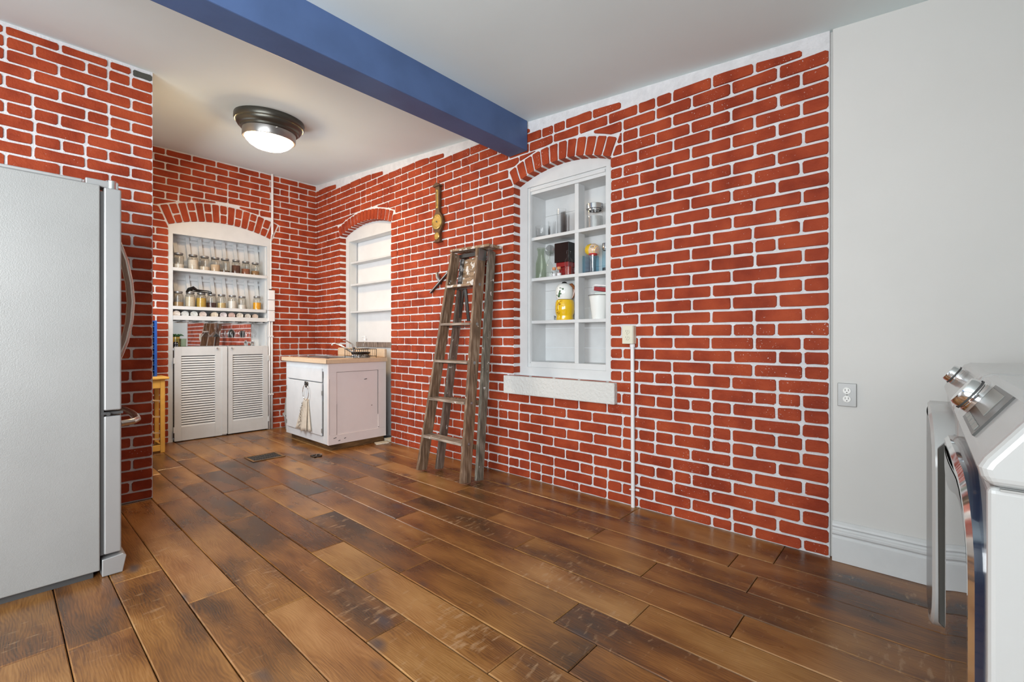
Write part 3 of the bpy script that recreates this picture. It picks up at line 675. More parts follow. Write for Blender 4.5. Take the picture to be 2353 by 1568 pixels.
b = MB(); b.lathe([(0, 0), (.020, 0), (.022, .05), (.012, .062), (.012, .075), (0, .075)], (2.062, 6.02, .993), n=16); tag(b.build('glass_candlestick', 'chrome'), 'short faceted glass candlestick under the right wine glasses', 'candlestick')

# ------------------------------------------------------------------ electrical boxes and pipes of the end wall
t = thing('switch_box', 'stack of three white metal switch boxes beside the cupboard frame', 'electrical box', (2.214, 5.89, 1.30))
for z0, z1 in ((1.560, 1.675), (1.432, 1.555), (1.300, 1.428)):
    e = bx('box', 'plastic_w', (2.178, 2.252, 5.858, 5.897, z0, z1), t, .004); bx('screw', 'dull_metal', (2.236, 2.242, 5.856, 5.859, z1-.02, z1-.015), e)
bx('cable_clamp', 'scratch', (2.195, 2.222, 5.868, 5.893, 1.676, 1.690), t, .002)
b = MB(); b.tube([(2.215, 5.882, 1.690), (2.217, 5.884, 2.30), (2.222, 5.884, 2.335)], .006, 8); b.tube([(2.222, 5.884, 2.33), (2.229, 5.884, 2.36)], .009, 8); tag(b.build('cable', 'plastic_w'), 'thin white cable running up the cupboard frame', 'cable')
t = thing('conduit_pipe', 'vertical white conduit from the ceiling down to the cupboard arch', 'pipe', (2.229, 5.88, 2.35)); b = MB(); b.tube([(2.229, 5.878, 2.352), (2.229, 5.878, zc(5.88)+.003)], .0135, 12); b.build('tube', 'plastic_w', t)
t = thing('conduit_pipe', 'white conduit pair from the switch boxes down to the floor', 'pipe', (2.213, 5.88, 0))
for x in (2.198, 2.226):
    b = MB(); b.tube([(x, 5.880, 0.002), (x, 5.880, 1.300)], .010, 10); b.build('tube', 'plastic_w', t)
for z in (.42, 1.12): bx('clip', 'plastic_w', (2.184, 2.242, 5.868, 5.895, z-.008, z+.008), t, .002)

# ------------------------------------------------------------------ shelved doorway niche of the long wall
def R(b, s0, s1, z0, z1, d0, d1): b.box(W+d0, W+d1, s0, s1, z0, z1)
nb = thing('niche_shelves', 'white arched shelf niche rising behind the sink', 'shelves', (W+.12, (N1['s0']+N1['s1'])/2, 0))
b = MB(); arch_frame(b, mpR, N1, 0.072, 0.095, 0.075, 2.262, 0.0); b.build('frame', 'white', nb)
b = MB(); R(b, 5.192, 5.215, 0, 2.27, .095, .172); R(b, 4.235, 4.257, 0, 2.27, .095, .172); R(b, 4.235, 5.215, 2.262, 2.285, .095, .172); b.build('side_panel', 'white', nb)
b = MB(); R(b, 4.235, 5.215, 0, 2.285, .190, .205); b.build('back_panel', 'white_in', nb)
for z in (1.995, 1.728, 1.402):
    b = MB(); R(b, 4.257, 5.192, z, z+.020, .088, .178); b.build('shelf', 'white', nb, bevel=.001)
b = MB(); R(b, 4.257, 5.192, .992, 1.052, .165, .189); tag(b.build('wood_strip', 'strip'), 'weathered brown wood strip behind the sink', 'wood strip')

# ------------------------------------------------------------------ sink cabinet, counter, sink
CX, CY0, CY1 = 2.138, 4.285, 5.252
cb = thing('sink_cabinet', 'white painted sink cabinet with a pinkish panelled end', 'cabinet', (2.45, 4.77, 0))
b = MB(); b.box(CX+.0225, W-.002, CY0+.0225, CY1-.002, .066, .700); b.build('carcass', 'cab', cb)
b = MB()
for d in ((CY0+.0225, CY0+.10, .062, .853), (CY1-.075, CY1, .062, .853), (CY0+.10, CY1-.075, .77, .853), (CY0+.10, CY1-.075, .062, .135)): b.box(CX, CX+.022, *d)
b.build('face_frame', 'cab', cb, bevel=.002)
bx('drawer_front', 'cab', (CX-.012, CX+.002, CY0+.115, CY1-.05, .665, .800), cb, .004)
for y0, y1, kn in ((CY0+.115, 4.722, 4.700), (4.730, CY1-.05, None)):
    d = bx('door', 'cab', (CX-.014, CX+.002, y0, y1, .140, .655), cb, .004)
    hy = y0-.006 if kn else y1+.006
    for z in (.19, .56): bx('hinge', 'dull_metal', (CX-.016, CX-.002, hy-.006, hy+.006, z-.022, z+.022), d, .002)
bx('gap_line', 'scratch', (CX-.002, CX+.001, CY0+.101, CY0+.112, .150, .48), cb)
E1 = MB()
for d in ((CX, W-.003, .06, .15), (CX, W-.003, .765, .853), (CX, CX+.085, .15, .765), (2.685, W-.003, .15, .765)): E1.box(d[0], d[1], CY0, CY0+.022, d[2], d[3])
e = E1.build('end_frame', 'pinkish', cb, bevel=.0015)
bx('end_panel', 'pinkish', (CX+.08, 2.69, CY0+.008, CY0+.02, .145, .77), cb)
for d in ((CX+.086, 2.684, .7625, .7655), (2.682, 2.685, .30, .765), (CX+.086, CX+.088, .15, .45)): bx('panel_gap', 'scratch', (d[0], d[1], CY0+.003, CY0+.009, d[2], d[3]), cb)
bx('corner_gap', 'scratch', (CX+.012, CX+.0135, CY0-.0006, CY0+.001, .16, .70), cb)
for x, z, l in ((2.52, .675, .03), (2.60, .40, .012), (2.19, .12, .03), (2.30, .105, .02), (2.24, .09, .02), (2.68, .165, .012)):
    b = MB(); b.bar((x, CY0-.0006, z), (x+l, CY0-.0006, z+l*.2), .0012, .006, (0, 0, 1)); b.build('scratch', 'scratch', cb)
bx('toe_kick', 'toekick', (CX+.055, W-.01, CY0+.035, CY0+.06, .0, .064), cb); bx('toe_kick', 'toekick', (CX+.055, CX+.075, CY0+.06, CY1-.01, .0, .064), cb)
# counter with a cut-out for the double sink
ct = thing('countertop', 'beige laminate worktop with upstand on the sink cabinet', 'worktop', (2.45, 4.77, .855))
zx0, zx1, zy0, zy1 = 2.20, 2.66, 4.42, 5.20
b = MB()
for d in ((2.108, zx0, 4.262, 5.30), (zx1, W-.002, 4.262, 5.30), (zx0, zx1, 4.262, zy0), (zx0, zx1, zy1, 5.30)): b.box(d[0], d[1], d[2], d[3], .854, .893)
b.build('slab', 'laminate', ct)
b = MB(); b.box(2.104, 2.110, 4.258, 5.30, .852, .8935); b.box(2.104, W-.002, 4.258, 4.264, .852, .8935); b.build('edge_band', 'laminate', ct, bevel=.002)
b = MB(); b.box(W-.040, W-.003, 4.262, 5.262, .893, .985); b.build('upstand', 'laminate', ct, bevel=.012, seg=3)
sk = thing('double_sink', 'stainless double bowl sink let into the beige worktop', 'sink', (2.43, 4.81, .893))
b = MB(); zr = .8955
for y0, y1 in ((zy0, zy0+.02), (4.80, 4.825), (zy1-.02, zy1)): b.box(zx0-.012, zx1+.012, y0, y1, .893, zr+.002)
b.box(zx0-.012, zx0+.015, zy0, zy1, .893, zr+.002); b.box(zx1-.09, zx1+.012, zy0, zy1, .893, zr+.002); b.build('rim', 'chrome', sk, bevel=.0015)
for y0, y1 in ((zy0+.02, 4.80), (4.825, zy1-.02)):
    b = MB(); X0, X1 = zx0+.015, zx1-.09; zb_ = .745
    p = [(X0, y0, zr), (X1, y0, zr), (X1, y1, zr), (X0, y1, zr), (X0+.02, y0+.02, zb_), (X1-.02, y0+.02, zb_), (X1-.02, y1-.02, zb_), (X0+.02, y1-.02, zb_)]
    b.add(p, [(0, 1, 5, 4), (1, 2, 6, 5), (2, 3, 7, 6), (3, 0, 4, 7), (4, 5, 6, 7)]); b.build('bowl', 'dull_metal', sk, fix=False)
fc = thing('kitchen_tap', 'chrome swivel tap with lever behind the sink', 'tap', (2.62, 4.66, .898))
b = MB(); b.lathe([(.030, 0), (.028, .012), (.020, .02), (.018, .085), (.022, .10), (.012, .112), (0, .114)], (2.62, 4.66, .897), n=18); b.build('body', 'chrome', fc)
b = MB(); b.tube([(2.615, 4.67, .935), (2.58, 4.72, .97), (2.53, 4.78, 1.018), (2.49, 4.83, 1.040), (2.475, 4.85, 1.040), (2.468, 4.862, 1.020)], [.011, .011, .010, .009, .009, .010], 12); b.build('spout', 'chrome', fc)
b = MB(); b.tube([(2.62, 4.66, 1.00), (2.612, 4.70, 1.035), (2.60, 4.78, 1.065), (2.592, 4.85, 1.073)], [.010, .008, .006, .005], 10); b.build('lever', 'chrome', fc)
for y in (4.60, 4.72): b = MB(); b.lathe([(.022, 0), (.018, .014), (0, .016)], (2.64, y-.02, .897), n=14); b.build('base_cap', 'chrome', fc)
# dish rack
dr = thing('dish_rack', 'small black wire dish rack on the worktop corner', 'dish rack', (2.55, 4.35, .894))
x0, x1, y0, y1 = 2.40, 2.66, 4.285, 4.455
b = MB()
for z, rr in ((.912, .0025), (.985, .0035)): b.tube([(x0, y0, z), (x1, y0, z), (x1, y1, z), (x0, y1, z)], rr, 6, closed=True)
for (x, y) in ((x0, y0), (x1, y0), (x1, y1), (x0, y1)): b.tube([(x, y, .8945), (x, y, .985)], .003, 6)
b.build('frame', 'black', dr)
b = MB()
for i in range(1, 11):
    x = x0+(x1-x0)*i/11
    for y in (y0, y1): b.tube([(x, y, .912), (x, y, .985)], .0018, 5)
    b.tube([(x, y0, .912), (x, y1, .912)], .0018, 5)
b.build('wire', 'black', dr, kind='stuff')
b = MB(); b.lathe([(0, 0), (.085, .012), (.10, .035), (.096, .035), (.08, .015), (0, .005)], (2.53, 4.37, .918), n=24); tag(b.build('black_bowl', 'black'), 'black bowl lying in the dish rack', 'bowl')
so = thing('soap_dispenser', 'clear pump soap bottle standing behind the dish rack', 'soap bottle', (2.71, 4.585, .894))
b = MB(); b.lathe([(0, 0), (.036, 0), (.038, .01), (.036, .13), (.022, .165), (.016, .172), (.016, .185)], (2.71, 4.585, .894), n=20); b.build('bottle', 'glass', so)
b = MB(); b.lathe([(0, .004), (.033, .004), (.033, .055), (0, .056)], (2.71, 4.585, .894), n=20); b.build('liquid', powder('soap_white', (.75, .75, .74)), so)
b = MB(); b.lathe([(.018, .18), (.018, .198), (.006, .202), (.006, .225), (0, .226)], (2.71, 4.585, .894), n=14); b.tube([(2.71, 4.585, 1.117), (2.70, 4.62, 1.117), (2.695, 4.632, 1.108)], .005, 8); b.build('pump', 'plastic_w', so)
# towel ring and towel
kb = thing('towel_ring', 'steel ring with bronze hook hanging on the cabinet door', 'towel ring', (CX-.016, 4.700, .62))
b = MB(); b.lathe([(.020, 0), (.018, .006), (.009, .012), (.012, .024), (.004, .034), (0, .034)], (CX-.014, 4.700, .632), (-1, 0, 0), 12); b.box(CX-.034, CX-.014, 4.690, 4.712, .596, .628); b.tube([(CX-.03, 4.70, .64), (CX-.045, 4.695, .652), (CX-.04, 4.68, .655)], .006, 8); b.build('hook', 'iron', kb)
b = MB(); b.tube([(CX-.034, 4.700+.066*math.sin(2*PI*k/28), .545+.078*math.cos(2*PI*k/28)) for k in range(28)], .0035, 8, closed=True); b.build('ring', 'chrome', kb)
def cloth(pts_top, pts_bot, zt, zb_, x, amp, n=14, m=10):
    b = MB(); V = []
    for j in range(m+1):
        t = j/m; z = zt+(zb_-zt)*t
        for i in range(n+1):
            u = i/n; y = (pts_top[0]+(pts_top[1]-pts_top[0])*u)*(1-t)+(pts_bot[0]+(pts_bot[1]-pts_bot[0])*u)*t
            V.append((x-amp*(.35+.65*t)*(.5+.5*math.sin(u*PI*4.3+t*1.3)), y, z+.006*math.sin(u*9)*t))
    F = [(j*(n+1)+i, j*(n+1)+i+1, (j+1)*(n+1)+i+1, (j+1)*(n+1)+i) for j in range(m) for i in range(n)]
    b.smooth = True; b.add(V, F); return b
tw = thing('tea_towel', 'cream tea towel with dark print drawn through the ring', 'towel', (CX-.03, 4.72, .14))
b = cloth((4.672, 4.742), (4.655, 4.905), .478, .150, CX-.024, .028); o = b.build('front_fold', 'towel', tw, fix=False); s_ = o.modifiers.new('thick', 'SOLIDIFY'); s_.thickness = .004
b = cloth((4.665, 4.715), (4.590, 4.690), .478, .155, CX-.018, .016); o = b.build('back_fold', 'towel', tw, fix=False); s_ = o.modifiers.new('thick', 'SOLIDIFY'); s_.thickness = .004
b = MB()
for i in range(26):
    t = .12+.8*i/26; z = .478+(.150-.478)*t; y = 4.725+.085*t+rnd.uniform(-.018, .022)*(.6+t)
    a = rnd.uniform(0, PI); b.bar((CX-.0555, y-.012*math.cos(a), z-.012*math.sin(a)), (CX-.0555, y+.012*math.cos(a), z+.012*math.sin(a)), .0015, .005, (0, 0, 1))
b.build('print', 'ink', tw)
# plastic bucket in the corner, stone pieces, floor vent, hatch latch
t = thing('bucket', 'grey translucent plastic bucket behind the sink cabinet', 'bucket', (2.40, 5.74, 0))
b = MB(); b.lathe([(0, 0), (.085, 0), (.105, .17), (.118, .175), (.118, .19), (.10, .20), (.085, .38), (.082, .38), (.096, .195), (.08, .006), (0, .006)], (2.415, 5.73, 0), n=28); b.build('body', 'bucket', t)
b = MB(); b.tube([(2.415+.12*math.cos(a), 5.73-.03-.05*math.sin(a), .18-.06*math.sin(a)) for a in [PI*k/10 for k in range(11)]], .003, 6); b.build('bail', 'dull_metal', t)
for p, lb, h in (([(2.60,4.19),(2.735,4.16),(2.755,4.255),(2.63,4.275)], 'cream stone tile piece on the floor at the brick wall foot', .012), ([(2.765,4.20),(2.86,4.19),(2.86,4.29),(2.77,4.31)], 'thicker cream stone piece in the niche threshold', .030)):
    b = MB(); b.prism(p, lambda a, c_: (a, c_, 0.0005), lambda a, c_, h=h: (a, c_, h)); tag(b.build('stone_piece', 'stone', bevel=.003), lb, 'stone')
t = thing('floor_vent', 'brown metal floor register set in the planks before the cupboard', 'floor vent', (1.655, 4.55, 0))
vx0, vx1, vy0, vy1 = 1.535, 1.775, 4.44, 4.63
b = MB()
for d in ((vx0-.02, vx1+.02, vy0-.02, vy0), (vx0-.02, vx1+.02, vy1, vy1+.02), (vx0-.02, vx0, vy0, vy1), (vx1, vx1+.02, vy0, vy1)): b.box(*d, .0015, .006)
b.build('frame', 'toekick', t, bevel=.001)
bx('grille_back', 'scratch', (vx0, vx1, vy0, vy1, .0012, .0022), t)
for i in range(12): x = vx0+(i+.5)*(vx1-vx0)/12; bx('louvre', 'iron', (x-.003, x+.003, vy0, vy1, .002, .005), t)
for y in (4.50, 4.57): bx('crossbar', 'iron', (vx0, vx1, y-.002, y+.002, .002, .0055), t)
t = thing('hatch_latch', 'small rusty square pull ring on the floor before the sink cabinet', 'latch', (1.98, 4.21, 0))
b = MB()
for d in ((1.948, 2.018, 4.165, 4.177), (1.948, 2.018, 4.243, 4.255), (1.948, 1.958, 4.165, 4.255), (2.008, 2.018, 4.165, 4.255)): b.box(*d, .001, .009)
b.build('frame', 'iron', t, bevel=.001)
b = MB(); b.tube([(1.97, 4.19, .007), (2.0, 4.23, .013), (2.03, 4.235, .008), (2.045, 4.22, .006)], .004, 8); b.build('pull', 'dull_metal', t)

# ------------------------------------------------------------------ yellow stool-rack and blue spice rack
st = thing('bottle_rack_stand', 'tall narrow yellow pine stand with slanted dowel racks behind the brick pier', 'stand', (.96, 5.58, 0))
sx0, sx1, sy0, sy1 = .82, 1.085, 5.44, 5.72
bx('top', 'yellow_wood', (sx0-.02, sx1+.03, sy0-.02, sy1+.02, .705, .725), st, .004)
for x in (sx0, sx1-.035):
    for y in (sy0, sy1-.035): bx('leg', 'yellow_wood', (x, x+.035, y, y+.035, .0005, .705), st, .003)
bx('apron', 'yellow_wood', (sx0+.035, sx1-.035, sy0+.005, sy0+.022, .62, .705), st, .002); bx('apron', 'yellow_wood', (sx1-.03, sx1-.012, sy0+.035, sy1-.035, .62, .705), st, .002)
bx('bottom_rail', 'yellow_wood', (sx0+.035, sx1-.035, sy0+.005, sy0+.022, .02, .075), st, .002); bx('bottom_rail', 'yellow_wood', (sx1-.03, sx1-.012, sy0+.035, sy1-.035, .02, .075), st, .002)
for z in (.50, .345, .19, .13):
    b = MB(); b.bar((sx0+.02, sy0+.02, z+.03), (sx1-.02, sy0+.028, z-.005), .018, .012); b.build('rack_slat', 'pale_wood', st)
    b = MB()
    for k in range(3): b.tube([(sx0+.10+.04*k, sy0+.03, z+.012), (sx0+.10+.04*k, sy1-.03, z+.03)], .003, 6)
    b.build('wire_support', 'dull_metal', st)
sr = thing('spice_rack', 'narrow bright blue spice rack standing on the yellow stand', 'spice rack', (.93, 5.62, .726))
rx0, rx1, ry0, ry1 = .80, 1.050, 5.585, 5.665
b = MB(); b.box(rx1-.02, rx1, ry0, ry1, .726, 1.270); b.box(rx0, rx0+.02, ry0, ry1, .726, 1.270); b.box(rx0, rx1, ry1-.008, ry1, .726, 1.270); b.build('case', 'blue', sr)
for k in range(11): bx('shelf', 'blue', (rx0+.02, rx1-.02, ry0, ry1-.008, .726+k*.0534, .732+k*.0534), sr)
for k in range(10):
    t = thing('spice_bottle', 'tiny spice bottle in the blue rack, %s compartment from the bottom' % ordn[k], 'spice bottle', (1.0, 5.61, .733+k*.0534), 'bottles in the blue spice rack')
    b = MB(); b.lathe([(0, 0), (.019, 0), (.020, .026), (.014, .030), (.014, .034)], (1.005, 5.612, .7325+k*.0534), n=14); b.build('bottle', powder('spice_fill_%d' % k, rnd.choice([(.35,.30,.22), (.16,.14,.10), (.5,.47,.4), (.12,.10,.09)])), t)
    b = MB(); b.lathe([(.015, .030), (.015, .042), (0, .043)], (1.005, 5.612, .7325+k*.0534), n=14); b.build('cap', 'plastic_w', t)

# ------------------------------------------------------------------ window niche with divided shelves
wn = thing('window_shelves', 'white arched former window fitted with divided display shelves', 'shelves', (W+.15, 2.02, .80))
b = MB(); arch_frame(b, mpR, N2, 0.070, 0.095, 0.080, 2.305, 0.868); b.hexa([mpR(N2['s0']+.001,.80,.070), mpR(N2['s1']-.001,.80,.070), mpR(N2['s1']-.001,.80,.2), mpR(N2['s0']+.001,.80,.2), mpR(N2['s0']+.001,.868,.070), mpR(N2['s1']-.001,.868,.070), mpR(N2['s1']-.001,.868,.2), mpR(N2['s0']+.001,.868,.2)]); b.build('casing', 'white', wn)
b = MB()   # inner frame
for d in ((2.350, 2.384, .868, 2.305), (1.645, 1.672, .868, 2.305), (1.672, 2.350, 2.246, 2.305), (1.672, 2.350, .868, .912)): R(b, *d, .080, .110)
b.build('inner_frame', 'white', wn, bevel=.002)
b = MB(); R(b, 1.672, 2.350, 2.270, 2.290, .070, .082); R(b, 2.352, 2.362, .9, 2.30, .070, .082); b.build('bead', 'white', wn, bevel=.002)
b = MB(); R(b, 2.352, 2.372, .868, 2.262, .110, .270); R(b, 1.650, 1.670, .868, 2.262, .110, .270); R(b, 1.65, 2.372, 2.246, 2.266, .110, .270); R(b, 1.65, 2.372, .89, .912, .110, .270); b.build('side_panel', 'white', wn)
b = MB()
for k in range(9): R(b, 1.65, 2.372, .868+k*.155+.0008, .868+(k+1)*.155-.0008, .272, .286)
b.build('back_boards', 'white', wn)
for z in (1.904, 1.578, 1.238):
    b = MB(); R(b, 1.672, 2.352, z-.024, z, .090, .268); b.build('shelf', 'white', wn, bevel=.0015)
for z0, z1 in ((.912, 1.214), (1.238, 1.554), (1.578, 1.880), (1.904, 2.246)):
    b = MB(); R(b, 1.906, 1.940, z0, z1, .092, .175); b.build('divider', 'white', wn, bevel=.001)
b = MB(); R(b, 1.534, 2.538, .655, .799, -.045, .070); tag(b.build('stone_sill', 'sill', bevel=.006), 'rough white painted stone sill below the window niche', 'sill')

SX = 2.955
def lathe_thing(name, y, z, prof, m, label, cat, group=None, x=SX, n=28, sq=0):
    b = MB(); b.lathe(prof, (x, y, z), n=n, sq=sq); return tag(b.build(name, m), label, cat, group)
g1 = 'clear vases on the top niche shelf'
lathe_thing('glass_bowl', 2.286, 1.905, [(0, 0), (.052, 0), (.058, .01), (.060, .088), (.057, .088), (.055, .012), (0, .008)], 'glass', 'low wide clear bowl at the left of the top niche shelf', 'vase', g1, x=2.93)
lathe_thing('glass_vase', 2.228, 1.905, [(0, 0), (.028, 0), (.032, .13), (.030, .13), (.026, .01), (0, .01)], 'glass', 'short slim clear tumbler vase beside the low bowl', 'vase', g1, x=2.975)
lathe_thing('glass_vase', 2.145, 1.905, [(0, 0), (.036, 0), (.038, .215), (.035, .215), (.033, .012), (0, .012)], 'glass', 'tallest clear cylinder vase on the top niche shelf', 'vase', g1, x=2.99)
b = MB()
for p in ((2.025, 2.028, 2.920, 3.000), (2.102, 2.105, 2.920, 3.000)): b.box(p[2], p[3], p[0], p[1], 1.905, 2.075)
b.box(2.920, 2.923, 2.025, 2.105, 1.905, 2.075); b.box(2.997, 3.0, 2.025, 2.105, 1.905, 2.075); b.box(2.920, 3.0, 2.025, 2.105, 1.905, 1.913)
tag(b.build('glass_vase', 'glass'), 'square clear vase next to the divider on the top niche shelf', 'vase', g1)
def canister(y, z, r, h, lidh, label, gm='glass', x=SX, fill=None, fh=0):
    t = thing('canister', label, 'canister', (x, y, z))
    b = MB(); b.lathe([(0, 0), (r, 0), (r, h-lidh), (r*.85, h-lidh)], (x, y, z), n=28); b.build('glass_body', gm, t)
    if fill: b = MB(); b.lathe([(0, .003), (r-.003, .003), (r-.003, fh), (0, fh)], (x, y, z), n=28); b.build('contents', fill, t)
    b = MB(); b.lathe([(r*1.02, h-lidh), (r*1.02, h), (r*.98, h+.002), (0, h+.002)], (x, y, z), n=28); b.lathe([(r*.8, h-lidh-.012), (r*.8, h-lidh)], (x, y, z), n=28); b.build('lid', 'chrome', t)
    return t
fizz = glass('bubble_glass', (.93, .94, .94), .9, .25)
canister(1.818, 1.905, .062, .182, .034, 'clear canister with a wide chrome lid, left of two on the top shelf', fill=fizz, fh=.09)
canister(1.712, 1.905, .034, .205, .040, 'narrow clear canister with a chrome lid, right of two on the top shelf', x=3.0)
lathe_thing('milk_bottle', 2.304, 1.579, [(0, 0), (.042, 0), (.044, .01), (.042, .12), (.026, .18), (.026, .225), (.032, .228), (.032, .245), (.026, .245)], 'glass_green', 'old greenish milk bottle at the left of the second niche shelf', 'bottle', x=2.93)
lathe_thing('swing_bottle', 2.212, 1.579, [(0, 0), (.046, 0), (.048, .01), (.047, .10), (.030, .14), (.017, .155), (.017, .19), (.022, .192)], 'glass', 'clear round-shouldered bottle second on the second niche shelf', 'bottle', x=2.95)
t = thing('round_stopper_bottle', 'clear decanter with a flat disc stopper behind the milk bottle', 'bottle', (3.0, 2.285, 1.579))
b = MB(); b.lathe([(0, 0), (.033, 0), (.033, .12), (.012, .15), (.012, .195)], (3.012, 2.290, 1.579), n=24); b.build('bottle', 'glass', t)
b = MB(); b.lathe([(0, 0), (.044, 0), (.044, .010), (0, .010)], (3.016, 2.276, 1.815), (-1, 0, 0), 28); b.build('stopper', glass('frosted_disc', (.80, .80, .80), .7, .35), t)
t = thing('black_box', 'black lacquer box on a dark red foot', 'box', (2.985, 2.10, 1.579))
b = MB(); b.box(2.93, 3.045, 2.035, 2.170, 1.690, 1.842); b.build('body', 'black', t, bevel=.002)
b = MB(); b.box(2.945, 3.04, 2.048, 2.155, 1.5795, 1.615); b.box(2.955, 3.035, 2.058, 2.145, 1.615, 1.655); b.box(2.94, 3.04, 2.045, 2.16, 1.655, 1.690); b.build('foot', 'red', t, bevel=.002)
for y, lb in ((2.150, 'left of two small corked vials before the black box'), (2.103, 'right of two small corked vials before the black box')):
    t = thing('corked_vial', lb, 'vial', (2.90, y, 1.579), 'corked vials on the second niche shelf')
    b = MB(); b.lathe([(0, 0), (.018, 0), (.019, .04), (.012, .05), (.012, .06)], (2.900, y, 1.579), n=16); b.build('bottle', 'glass', t)
    b = MB(); b.lathe([(0, .048), (.014, .05), (.015, .070), (0, .071)], (2.900, y, 1.579), n=14); b.build('cork', 'cork', t)
    b = MB(); b.lathe([(0, .002), (.016, .002), (.016, .022), (0, .024)], (2.900, y, 1.579), n=14); b.build('contents', powder('vial_white', (.75, .75, .77)), t)
t = thing('decanter', 'clear flask with a glass stopper and dark red liquid by the divider', 'decanter', (2.895, 2.030, 1.579))
b = MB(); b.lathe([(0, 0), (.028, 0), (.030, .09), (.030, .115), (.012, .135), (.012, .16), (.018, .163)], (2.905, 2.018, 1.579), n=22); b.build('bottle', 'glass', t)
b = MB(); b.lathe([(0, .002), (.026, .002), (.027, .062), (0, .063)], (2.905, 2.018, 1.579), n=22); b.build('liquid', powder('red_liquid', (.25, .03, .02), .3), t)
b = MB(); b.lathe([(0, .160), (.015, .163), (.018, .178), (.010, .190), (0, .192)], (2.905, 2.018, 1.579), n=14); b.build('stopper', 'glass', t)
t = thing('blue_vase', 'pale blue square glass trough on the second niche shelf', 'vase', (2.96, 1.86, 1.579))
b = MB()
for d in ((2.915, 2.919, 1.815, 1.900), (3.005, 3.009, 1.815, 1.900), (2.919, 3.005, 1.815, 1.819), (2.919, 3.005, 1.896, 1.900)): b.box(*d, 1.5795, 1.712)
b.box(2.919, 3.005, 1.819, 1.896, 1.5795, 1.592); b.build('body', 'glass_blue', t)
t = thing('blue_bottle', 'small pale blue bottle with a red collar before the blue trough', 'bottle', (2.895, 1.80, 1.579))
b = MB(); b.lathe([(0, 0), (.022, 0), (.024, .085), (.030, .115), (.031, .128), (.028, .128)], (2.893, 1.795, 1.579), n=22); b.build('bottle', 'glass_blue', t)
b = MB(); b.lathe([(.0315, .124), (.033, .128), (.0315, .133), (.0295, .128), (.0315, .124)], (2.893, 1.795, 1.579), n=22); b.build('red_collar', mat('red_band', (.45, .01, .015), .3), t)
fj = thing('ceramic_face_jar', 'tilted yellow and white ceramic jar with a painted face lying over the blue trough', 'ceramic jar', (2.97, 1.85, 1.713))
fc_ = Vector((2.960, 1.846, 1.756)); fa = Vector((-.30, .80, .50)).normalized()
b = MB(); b.lathe([(0, -.052), (.034, -.050), (.046, -.03), (.047, .01), (.038, .036), (.018, .048), (0, .050)], fc_, Vector((.1, 1, .22)), 26); b.build('body', 'yellow_glaze', fj)
b = MB(); b.lathe([(0, -.056), (.030, -.054), (.043, -.038), (.049, -.02), (.049, -.010), (.047, -.006)], fc_, Vector((.1, 1, .22)), 26); b.build('face', mat('peach_glaze', (.72, .45, .30), .15, noise=.5, nscale=70, dark=(.55, .55, .50)), fj)
b = MB()
for dy, dz in ((-.022, .012), (-.036, .012)): b.lathe([(0, 0), (.005, .001), (0, .004)], (fc_.x-.0465+abs(dy+.022)*.3, fc_.y+dy, fc_.z+dz), (-1, 0, 0), 10)
b.build('painted_eyes', 'black', fj)
canister(1.735, 1.579, .034, .212, .036, 'blue tinted canister with a chrome lid at the right end', 'glass_blue', x=2.985, fill=powder('dark_fill', (.05, .05, .06)), fh=.035)
# yellow head pot with a white leaf-painted pot on it
yh = thing('ceramic_head_pot', 'yellow glazed ceramic head jar with a drawn smiling face', 'ceramic jar', (2.955, 2.085, 1.239))
prof = [(0, 0), (.066, 0), (.068, .006), (.064, .030), (.066, .040), (.073, .055), (.076, .09), (.074, .135), (.066, .155), (.050, .160), (0, .160)]
yc = (2.955, 2.088, 1.239)
b = MB(); b.lathe(prof, yc, n=32); b.build('body', 'yellow_glaze', yh)
def on_body(y, z):
    y -= .035; dy = y-yc[1]; h = z-yc[2]; r = .066
    for (r0, h0), (r1, h1) in zip(prof, prof[1:]):
        if h0 <= h <= h1 and h1 > h0: r = r0+(r1-r0)*(h-h0)/(h1-h0)
    return (yc[0]-math.sqrt(max(r*r-dy*dy, 1e-5))-.001, y, z)
b = MB()
def stroke(pts, r=.0016): b.tube([on_body(y, z) for y, z in pts], r, 6)
stroke([(2.140, 1.330), (2.137, 1.352), (2.128, 1.370), (2.112, 1.382), (2.098, 1.385)]); stroke([(2.140, 1.330), (2.139, 1.316), (2.147, 1.311)])
stroke([(2.148, 1.298), (2.135, 1.284), (2.123, 1.290), (2.118, 1.302), (2.132, 1.300), (2.148, 1.298)], .0018)
p = on_body(2.118, 1.360); b.lathe([(0, 0), (.007, .0005), (.006, .002), (0, .003)], p, (-1, -.05, 0), 12)
b.build('painted_face', 'brown_glaze', yh)
b = MB(); b.tube([(2.925, 2.162, 1.242), (2.925, 2.166, 1.275), (2.93, 2.158, 1.262)], [.004, .006, .003], 8); b.build('dark_stripe', 'black', yh)
wp = thing('ceramic_leaf_pot', 'round white ceramic jar with green leaf marks standing on the yellow head jar', 'ceramic jar', (2.955, 2.088, 1.40))
wc = (2.955, 2.092, 1.400)
b = MB(); b.lathe([(0, 0), (.056, 0), (.066, .02), (.071, .055), (.066, .09), (.048, .115), (.025, .125), (0, .127)], wc, n=32); b.build('body', 'white_glaze', wp)
b = MB(); b.lathe([(.024, .122), (.016, .136), (0, .140)], wc, n=20); b.build('lid_knob', 'black', wp)
b = MB()
